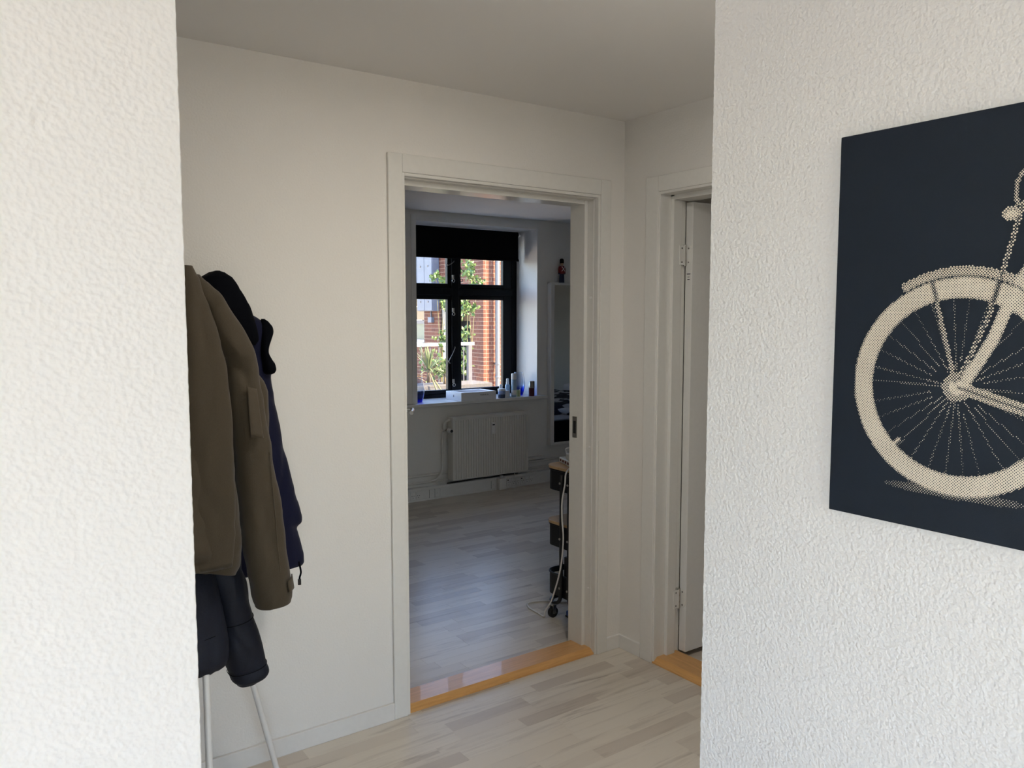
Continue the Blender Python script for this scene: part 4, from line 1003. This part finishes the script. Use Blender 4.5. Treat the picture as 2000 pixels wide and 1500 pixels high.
spokes = []
rs = random.Random(3)
for k in range(30):
    a = 2 * PI * k / 30 + rs.uniform(-0.03, 0.03); spokes.append((math.cos(a), math.sin(a), rs.choice((0.0, 0.0, 0.035, 0.07)), rs.choice((1.0, 1.0, 0.8))))
def tone(s, z):
    if z > 1.775 or z < 1.255 or (z > 1.63 and s < 0.255): return 0.0
    p = Vector((s, z)); t = 0.0
    for hc, rear in ((hub, True), (hub2, False)):
        d = (p - hc).length
        if d < 0.20:
            if RI <= d <= RT: t = max(t, 0.80 + 0.06 * noise.noise((s * 30, z * 30, 0)) - (0.25 if d > RT - 0.002 else 0) - 0.10 * max(0, (RI + 0.008 - d) / 0.008))
            an = math.atan2(z - hc.y, s - hc.x)
            if rear and 0.1705 <= d <= 0.1845 and math.radians(38) < an < math.radians(121): t = max(t, 0.62 if d < 0.181 else 0.45)
            if not rear and 0.1705 <= d <= 0.1845 and math.radians(60) < an < math.radians(170): t = max(t, 0.6)
            if d < RI:
                for cx, sy_, r0, f in spokes:
                    q = p - hc; al = q.x * cx + q.y * sy_
                    if al > 0.012 + r0 * 0.4 and abs(q.x * sy_ - q.y * cx) < 0.0016:
                        fade = 0.115 * f if al > 0.05 else 0.20
                        if r0 and al > 0.085 + r0 * 0.4: fade = 0.05
                        t = max(t, fade)
                if d < 0.022: t = max(t, 0.45 if d > 0.012 else 0.85)
            if rear and d > RI - 0.014 and d < RI + 0.002 and abs(an + math.radians(134)) < 0.02: t = max(t, 0.85)
    # frame
    def tb(pts, w, v):
        nonlocal t
        if pline(p, pts) < w: t = max(t, v)
    tb(seat_stay, 0.0085, 0.80)
    tb([(0.2111, 1.4306), bb_], 0.0085, 0.62)
    d = seg(p, (0.2111, 1.4306), bb_)
    if d < 0.0022: t = 0.22
    tb([bb_, st, (0.325, 1.715)], 0.009, 0.80)
    tb([bb_, (0.50, 1.45), hb_], 0.010, 0.80)
    tb([(0.36, 1.52), (0.50, 1.56), (0.655, 1.645)], 0.008, 0.80)
    tb([hb_, ht, (0.648, 1.715)], 0.010, 0.82)
    tb([hb_, (0.705, 1.53), (0.765, 1.4304)], 0.0075, 0.80)
    tb([(0.648, 1.715), (0.62, 1.735), (0.57, 1.728), (0.545, 1.712)], 0.006, 0.7)
    tb([(0.385, 1.382), (0.405, 1.315)], 0.006, 0.6)
    if abs((p - Vector(bb_)).length - 0.040) < 0.004 or (p - Vector(bb_)).length < 0.012: t = max(t, 0.7)
    # saddle
    if ((s - 0.325) / 0.075) ** 2 + ((z - 1.725) / 0.014) ** 2 < 1 and s > 0.292: t = max(t, 0.75)
    # dress-guard stay, thin rack lines
    if seg(p, (0.2060, 1.440), (0.1655, 1.5905)) < 0.0036:
        t = 0.42 if (p - hub).length < RI else 0.25
    th_ = pline(p, [(0.212, 1.4439), (0.2502, 1.5373), (0.2666, 1.604), (0.2819, 1.6686), (0.289, 1.7003)])
    if th_ < 0.0036: t = 0.14 if th_ < 0.0011 or (p - hub).length > RI and (p - hub).length < RT + 0.002 else 0.5
    # rear lamp and cable loop
    if ((s - 0.2745) / 0.0135) ** 2 + ((z - 1.6865) / 0.0105) ** 2 < 1: t = max(t, 0.85 if ((s - 0.275) / 0.009) ** 2 + ((z - 1.685) / 0.006) ** 2 < 1 else 0.5)
    tb([(0.302, 1.764), (0.2881, 1.7453), (0.2807, 1.7335), (0.2788, 1.718), (0.2811, 1.699)], 0.0026, 0.55)
    # mudguard shade line and the ground shadow
    if abs((p - hub).length - 0.1695) < 0.0012 and s < 0.30 and z > 1.56: t = min(t, 0.15)
    for hc in (hub, hub2):
        if t < 0.1 and (p - hc).length > RT and z < 1.274:
            q = ((s - hc.x) / 0.11) ** 2 + ((z - 1.2655) / 0.009) ** 2
            if q < 1: t = 0.24 * (1 - q * 0.6)
    return t
cream, dark = MB(), MB()
g = 0.0032; ca = g * 0.70711
xf = 1.2633; xg = 1.2631
nmax = int(1.7 / g)
PT = [(math.cos(2 * PI * k / 6), math.sin(2 * PI * k / 6)) for k in range(6)]
for i in range(-nmax, nmax):
    for j in range(-nmax, nmax):
        s_ = (i + j) * ca; z_ = 1.2 + (j - i) * ca
        if not (0.012 < s_ < PW - 0.012 and PZ0 + 0.012 < z_ < PZ1 - 0.012): continue
        t = tone(s_, z_)
        q4 = [tone(s_ + dx * g, z_ + dz * g) for dx, dz in ((-0.25, -0.25), (0.25, -0.25), (-0.25, 0.25), (0.25, 0.25))]
        if max(max(q4), t) > 0.55: t = (t + sum(q4)) / 5       # soften the outline of solid areas
        if t < 0.04: continue
        y_ = PY - s_
        if t <= 0.5:
            r_ = g * math.sqrt(t / 2.6)
            cream.raw([(xf, y_ + r_ * a, z_ + r_ * b_) for a, b_ in PT], [tuple(range(6))])
        else:
            h_ = ca * 1.001
            cream.raw([(xf, y_, z_ - h_), (xf, y_ + h_, z_), (xf, y_, z_ + h_), (xf, y_ - h_, z_)], [(0, 1, 2, 3)])
            r_ = g * math.sqrt((1 - t) / 2.6)
            if r_ > 0.0005: dark.raw([(xg, y_ + r_ * a, z_ + r_ * b_) for a, b_ in PT], [tuple(range(6))])
cream.build('bicycle_print', 'print_cream', pc, kind='stuff')
dark.build('print_screen', 'canvas_navy', pc, kind='stuff')

# ------------------------------------------------------------------ coat stand and coats
CX, CY = 0.58, 2.42
cs = empty('coat_stand', (CX, CY, 0), label='white tubular coat stand with splayed legs under the hanging coats', cat='coat stand')
for a in (25, 142, 260):
    d = Vector((math.cos(math.radians(a)), math.sin(math.radians(a)), 0)); tw = Vector((-d.y, d.x, 0)) * 0.018
    ft = Vector((CX, CY, 0)) + d * 0.30
    mid = Vector((CX, CY, 1.15)) + tw
    top = mid - d * 0.075 + Vector((0, 0, 0.29))
    lg = MB().tube([ft + Vector((0, 0, 0.012)), mid, top], 0.0095, 14).build('leg', 'stand_white', cs, smooth='auto')
    MB().lathe([(0.012, 0), (0.0125, 0.003), (0.0125, 0.022), (0.0105, 0.024)], ft, 14).build('foot_cap', 'plastic_white', lg, smooth='auto')
    MB().tube(smooth_path([top, top - d * 0.015 + Vector((0, 0, 0.03)), top - d * 0.045 + Vector((0, 0, 0.02)), top - d * 0.06 + Vector((0, 0, 0.045))], 5), 0.0085, 10).build('hook', 'stand_white', lg, smooth=True)
MB().lathe([(0.030, -0.012), (0.034, -0.008), (0.034, 0.008), (0.030, 0.012)], (CX, CY, 1.15), 20).build('joint_ring', 'stand_white', cs, smooth='auto')

def catmull(rows, n):
    out = []
    for i in range(len(rows) - 1):
        p0, p1, p2, p3 = rows[max(i - 1, 0)], rows[i], rows[i + 1], rows[min(i + 2, len(rows) - 1)]
        for k in range(n):
            t = k / n
            out.append([0.5 * (2 * b_ + (c - a) * t + (2 * a - 5 * b_ + 4 * c - d) * t * t + (3 * b_ - a - 3 * c + d) * t ** 3) if q > 0 else b_ + (c - b_) * t
                        for q, (a, b_, c, d) in enumerate(zip(p0, p1, p2, p3))])
    out.append(list(rows[-1])); return out
def cloth(name, rows, mat, parent, n=56, sub=6, fold=0.010, fx=16.0, fz=2.0, seed=0.0, hem=0.0, puff=None, hemz=0.12):
    """garment piece lofted through horizontal sections (z, x left, x right, y centre, half depth) with soft folds"""
    R = catmull([list(r) for r in rows], sub); vs_ = []
    zlast = rows[-1][0]
    for z, xl, xr, yc, t in R:
        xc, w = (xl + xr) / 2, max(0.004, (xr - xl) / 2)
        for k in range(n):
            a = 2 * PI * k / n; c, s_ = math.cos(a), math.sin(a)
            x = xc + w * math.copysign(abs(c) ** 0.9, c); y = yc + t * math.copysign(abs(s_) ** 0.8, s_)
            f = noise.noise((x * fx + seed, y * 5, z * fz + seed * 3)) * fold + noise.noise((x * 38 + seed, y * 12, z * 9)) * fold * 0.22
            f += noise.noise((x * 9 + z * 14 + seed, 3.1, z * 5)) * fold * 0.45
            cr = noise.noise((x * 7 + z * 3.0 + seed * 2, 7.7, z * 2.6 - x * 4 + seed)); f -= fold * 0.8 * max(0.0, 1 - 7 * abs(cr))
            c2 = noise.noise((x * 13 - z * 9.0 + seed, 2.7, z * 7 + x * 9)); f += fold * 0.35 * max(0.0, 1 - 5 * abs(c2))
            if puff: f += puff * (abs(math.sin((z - 0.032) * PI / 0.152)) ** 0.5 - 0.6)
            y += f * s_; x += f * 0.5 * c
            dz = 0.0
            if hem:
                b_ = max(0.0, 1 - (z - zlast) / hemz); dz = hem * (xr - x) * b_
            vs_.append((x, y, z + dz))
    N = len(R)
    fs_ = [(i * n + k, i * n + (k + 1) % n, (i + 1) * n + (k + 1) % n, (i + 1) * n + k) for i in range(N - 1) for k in range(n)]
    top = len(vs_); vs_.append(tuple(sum(v[q] for v in vs_[:n]) / n for q in range(3)))
    bot = len(vs_); lastr = vs_[(N - 1) * n:N * n]; cb = [sum(v[q] for v in lastr) / n for q in range(3)]; cb[2] += 0.02; vs_.append(tuple(cb))
    fs_ += [(top, (k + 1) % n, k) for k in range(n)] + [(bot, (N - 1) * n + k, (N - 1) * n + (k + 1) % n) for k in range(n)]
    return MB().raw(vs_, fs_).build(name, mat, parent, smooth=True)
def front(rows, x, z, off=0.004):
    for i in range(len(rows) - 1):
        if rows[i][0] >= z >= rows[i + 1][0]:
            t = (rows[i][0] - z) / (rows[i][0] - rows[i + 1][0]); r = [a + (b_ - a) * t for a, b_ in zip(rows[i], rows[i + 1])]
            u = max(-0.999, min(0.999, (x - (r[1] + r[2]) / 2) / ((r[2] - r[1]) / 2)))
            return r[3] - r[4] * (1 - abs(u) ** (2 / 0.9)) ** 0.42 - off
    return 2.2
# green parka
gj = empty('green_parka', (0.56, 2.28, 0.72), label='olive green parka with sleeve pocket, frontmost on the coat stand', cat='jacket')
gb = [(1.682, 0.505, 0.53, 2.31, 0.012), (1.674, 0.49, 0.549, 2.31, 0.032), (1.655, 0.45, 0.574, 2.30, 0.050), (1.615, 0.42, 0.592, 2.29, 0.065), (1.56, 0.385, 0.607, 2.28, 0.075), (1.507, 0.36, 0.618, 2.275, 0.08), (1.423, 0.335, 0.630, 2.27, 0.085),
      (1.281, 0.33, 0.640, 2.265, 0.09), (1.136, 0.33, 0.651, 2.26, 0.09), (0.99, 0.325, 0.657, 2.255, 0.09), (0.90, 0.325, 0.662, 2.25, 0.09), (0.845, 0.33, 0.656, 2.25, 0.085), (0.818, 0.335, 0.645, 2.25, 0.075)]
cloth('body', gb, 'green_fabric', gj, seed=1.3, hem=0.36, fold=0.014)
gs = [(1.650, 0.545, 0.578, 2.285, 0.030), (1.605, 0.56, 0.625, 2.27, 0.045), (1.549, 0.585, 0.657, 2.26, 0.052), (1.492, 0.606, 0.690, 2.255, 0.056), (1.441, 0.622, 0.709, 2.25, 0.058), (1.395, 0.630, 0.722, 2.25, 0.058),
      (1.30, 0.636, 0.735, 2.25, 0.058), (1.196, 0.646, 0.748, 2.25, 0.058), (1.121, 0.653, 0.757, 2.25, 0.058), (1.029, 0.660, 0.770, 2.25, 0.058), (0.936, 0.666, 0.782, 2.25, 0.057), (0.859, 0.673, 0.791, 2.25, 0.056),
      (0.796, 0.684, 0.799, 2.25, 0.054), (0.755, 0.692, 0.805, 2.25, 0.053), (0.728, 0.697, 0.803, 2.25, 0.051), (0.714, 0.702, 0.799, 2.25, 0.048)]
cloth('sleeve', gs, 'green_fabric', gj, seed=4.1, fold=0.010, hem=-0.10, hemz=0.05)
gs2 = [(1.40, 0.66, 0.722, 2.30, 0.030), (1.360, 0.66, 0.748, 2.30, 0.045), (1.322, 0.66, 0.763, 2.30, 0.05), (1.196, 0.66, 0.764, 2.30, 0.052), (1.10, 0.67, 0.766, 2.30, 0.05), (1.00, 0.68, 0.772, 2.30, 0.045), (0.92, 0.69, 0.772, 2.29, 0.03)]
cloth('back_panel', gs2, 'green_fabric', gj, seed=7.7, fold=0.008)
gs3 = [(1.60, 0.40, 0.45, 2.30, 0.04), (1.50, 0.33, 0.41, 2.29, 0.055), (1.30, 0.27, 0.37, 2.28, 0.06), (1.0, 0.24, 0.345, 2.27, 0.058), (0.80, 0.225, 0.33, 2.27, 0.054), (0.72, 0.23, 0.325, 2.27, 0.05)]
cloth('sleeve', gs3, 'green_fabric', gj, seed=9.4)
# front facing edge of the parka, running down from the collar
fr_rows = [(1.672, 0.520, 0.560, 2.262, 0.030), (1.64, 0.515, 0.574, 2.250, 0.034), (1.57, 0.51, 0.590, 2.225, 0.034), (1.50, 0.505, 0.605, 2.205, 0.034), (1.423, 0.50, 0.620, 2.195, 0.032), (1.28, 0.50, 0.630, 2.19, 0.030), (1.10, 0.50, 0.630, 2.185, 0.026), (0.95, 0.50, 0.630, 2.185, 0.022), (0.86, 0.50, 0.62, 2.185, 0.016)]
cloth('front_panel', fr_rows, 'green_fabric', gj, seed=2.2, fold=0.007)
# seams, sleeve pocket and cuff tab follow the sleeve
def seam(pts, rows, name='seam', off=0.0025, r=0.0012):
    MB().tube(smooth_path([(x, front(rows, x, z, off), z) for x, z in pts], 5), r, 6).build(name, 'green_fabric', gj, smooth=True)
seam([(0.628, 1.425), (0.645, 1.440), (0.668, 1.450), (0.690, 1.453), (0.706, 1.450)], gs)
seam([(0.735, 1.16), (0.742, 1.02), (0.749, 0.90), (0.756, 0.80), (0.758, 0.735)], gs)
def patch(corners, rows, name, mat, off, nx=8, nz=10):
    (a, b_, c, d) = [Vector(q) for q in corners]; vs_ = []
    for j in range(nz + 1):
        for i in range(nx + 1):
            u, v = i / nx, j / nz; p = a.lerp(b_, u).lerp(d.lerp(c, u), v); vs_.append((p.x, front(rows, p.x, p.y, off), p.y))
    fs_ = [(j * (nx + 1) + i, j * (nx + 1) + i + 1, (j + 1) * (nx + 1) + i + 1, (j + 1) * (nx + 1) + i) for j in range(nz) for i in range(nx)]
    o_ = MB().raw(vs_, fs_).build(name, mat, gj, smooth=True)
    sd = o_.modifiers.new('t', 'SOLIDIFY'); sd.thickness = 0.004; sd.offset = 0
    return o_
patch([(0.672, 1.348), (0.698, 1.341), (0.713, 1.204), (0.678, 1.209)], gs, 'sleeve_pocket', 'green_fabric_patch', 0.012)
patch([(0.776, 0.784), (0.803, 0.790), (0.806, 0.756), (0.778, 0.752)], gs, 'cuff_tab', 'green_fabric_patch', 0.010, 5, 4)
# navy jacket behind
nj = empty('navy_jacket', (0.75, 2.50, 0.73), label='navy blue jacket with black hood hanging behind the green parka', cat='jacket')
nb = [(1.552, 0.70, 0.780, 2.51, 0.025), (1.535, 0.68, 0.806, 2.51, 0.035), (1.515, 0.66, 0.830, 2.51, 0.042), (1.496, 0.64, 0.846, 2.51, 0.045), (1.470, 0.63, 0.840, 2.51, 0.048), (1.422, 0.62, 0.828, 2.51, 0.05), (1.393, 0.62, 0.844, 2.51, 0.052), (1.365, 0.62, 0.849, 2.51, 0.053), (1.341, 0.62, 0.847, 2.51, 0.054), (1.276, 0.62, 0.853, 2.50, 0.055),
      (1.193, 0.62, 0.867, 2.50, 0.056), (1.109, 0.62, 0.882, 2.50, 0.056), (1.041, 0.62, 0.897, 2.50, 0.056), (0.972, 0.63, 0.912, 2.50, 0.056), (0.901, 0.63, 0.932, 2.50, 0.055), (0.872, 0.64, 0.933, 2.50, 0.053), (0.858, 0.64, 0.922, 2.50, 0.052), (0.843, 0.64, 0.923, 2.50, 0.052), (0.781, 0.65, 0.934, 2.50, 0.050), (0.738, 0.66, 0.940, 2.50, 0.046), (0.730, 0.67, 0.936, 2.50, 0.042)]
cloth('body', nb, 'navy_fabric', nj, seed=12.3, fold=0.009)
hd = [(1.674, 0.684, 0.694, 2.49, 0.008), (1.669, 0.668, 0.708, 2.49, 0.022), (1.655, 0.645, 0.727, 2.485, 0.038), (1.628, 0.625, 0.745, 2.48, 0.050), (1.581, 0.615, 0.767, 2.475, 0.058), (1.553, 0.62, 0.780, 2.475, 0.060), (1.52, 0.64, 0.790, 2.475, 0.058), (1.485, 0.67, 0.797, 2.472, 0.05), (1.463, 0.70, 0.797, 2.47, 0.042), (1.450, 0.73, 0.790, 2.47, 0.030)]
cloth('hood', hd, 'hood_fabric', nj, seed=15.0, fold=0.008)
pk = [(1.530, 0.818, 0.826, 2.49, 0.008), (1.522, 0.814, 0.836, 2.49, 0.016), (1.505, 0.811, 0.847, 2.486, 0.021), (1.488, 0.810, 0.848, 2.483, 0.024), (1.468, 0.809, 0.840, 2.48, 0.026), (1.444, 0.808, 0.831, 2.479, 0.027), (1.424, 0.808, 0.829, 2.478, 0.028), (1.405, 0.809, 0.838, 2.477, 0.029), (1.388, 0.810, 0.848, 2.477, 0.030), (1.372, 0.811, 0.851, 2.476, 0.029), (1.362, 0.814, 0.847, 2.478, 0.024), (1.358, 0.82, 0.84, 2.478, 0.016)]
cloth('zip_placket', pk, 'hood_fabric', nj, seed=18.0, fold=0.004)
MB().tube(smooth_path([(0.911, 2.47, 0.748), (0.916, 2.465, 0.715), (0.912, 2.466, 0.696), (0.911, 2.466, 0.684)]), 0.0032, 8).build('drawstring', 'hood_fabric', nj, smooth=True)
MB().tube([(0.911, 2.466, 0.690), (0.911, 2.466, 0.672)], 0.0055, 10).build('cord_lock', 'plastic_dark', nj, smooth='auto')
# dark puffer jacket hanging lowest
pj = empty('puffer_jacket', (0.58, 2.34, 0.44), label='dark navy quilted jacket hanging lowest, below the green parka', cat='jacket')
pb = [(1.40, 0.48, 0.58, 2.42, 0.028), (1.25, 0.45, 0.60, 2.42, 0.034), (1.05, 0.44, 0.61, 2.415, 0.036), (0.90, 0.43, 0.612, 2.40, 0.04), (0.80, 0.43, 0.613, 2.345, 0.060), (0.747, 0.43, 0.618, 2.33, 0.064), (0.668, 0.43, 0.628, 2.32, 0.066), (0.62, 0.43, 0.632, 2.315, 0.066), (0.567, 0.435, 0.632, 2.31, 0.064), (0.545, 0.44, 0.624, 2.31, 0.056), (0.536, 0.45, 0.612, 2.31, 0.045)]
cloth('body', pb, 'puffer_fabric', pj, seed=21.0, fold=0.007, puff=0.007)
psl = [(1.30, 0.58, 0.66, 2.42, 0.03), (1.05, 0.585, 0.68, 2.415, 0.036), (0.90, 0.59, 0.695, 2.40, 0.045), (0.80, 0.595, 0.702, 2.385, 0.058), (0.754, 0.605, 0.711, 2.38, 0.060), (0.689, 0.621, 0.719, 2.38, 0.060), (0.64, 0.630, 0.728, 2.375, 0.058), (0.60, 0.632, 0.738, 2.37, 0.060), (0.556, 0.635, 0.748, 2.37, 0.060), (0.505, 0.645, 0.760, 2.37, 0.058), (0.470, 0.655, 0.767, 2.37, 0.054), (0.452, 0.662, 0.758, 2.37, 0.048), (0.438, 0.675, 0.73, 2.37, 0.036)]
cloth('sleeve', psl, 'puffer_fabric', pj, seed=24.0, fold=0.007, puff=0.007)

def ring_seam(rows, z, name='quilt_seam'):
    for i in range(len(rows) - 1):
        if rows[i][0] >= z >= rows[i + 1][0]:
            t = (rows[i][0] - z) / (rows[i][0] - rows[i + 1][0]); r = [a + (b_ - a) * t for a, b_ in zip(rows[i], rows[i + 1])]
    xc, w = (r[1] + r[2]) / 2, (r[2] - r[1]) / 2
    pts = [(xc + (w - 0.001) * math.copysign(abs(math.cos(a)) ** 0.9, math.cos(a)), r[3] + (r[4] - 0.0015) * math.copysign(abs(math.sin(a)) ** 0.8, math.sin(a)), z + 0.006 * math.cos(a) * 1.4) for a in [2 * PI * k / 48 for k in range(49)]]
    MB().tube(pts, 0.0010, 6, cap=False).build(name, 'hood_fabric', pj, smooth=True)
ring_seam(psl, 0.640); ring_seam(psl, 0.488); ring_seam(pb, 0.640)
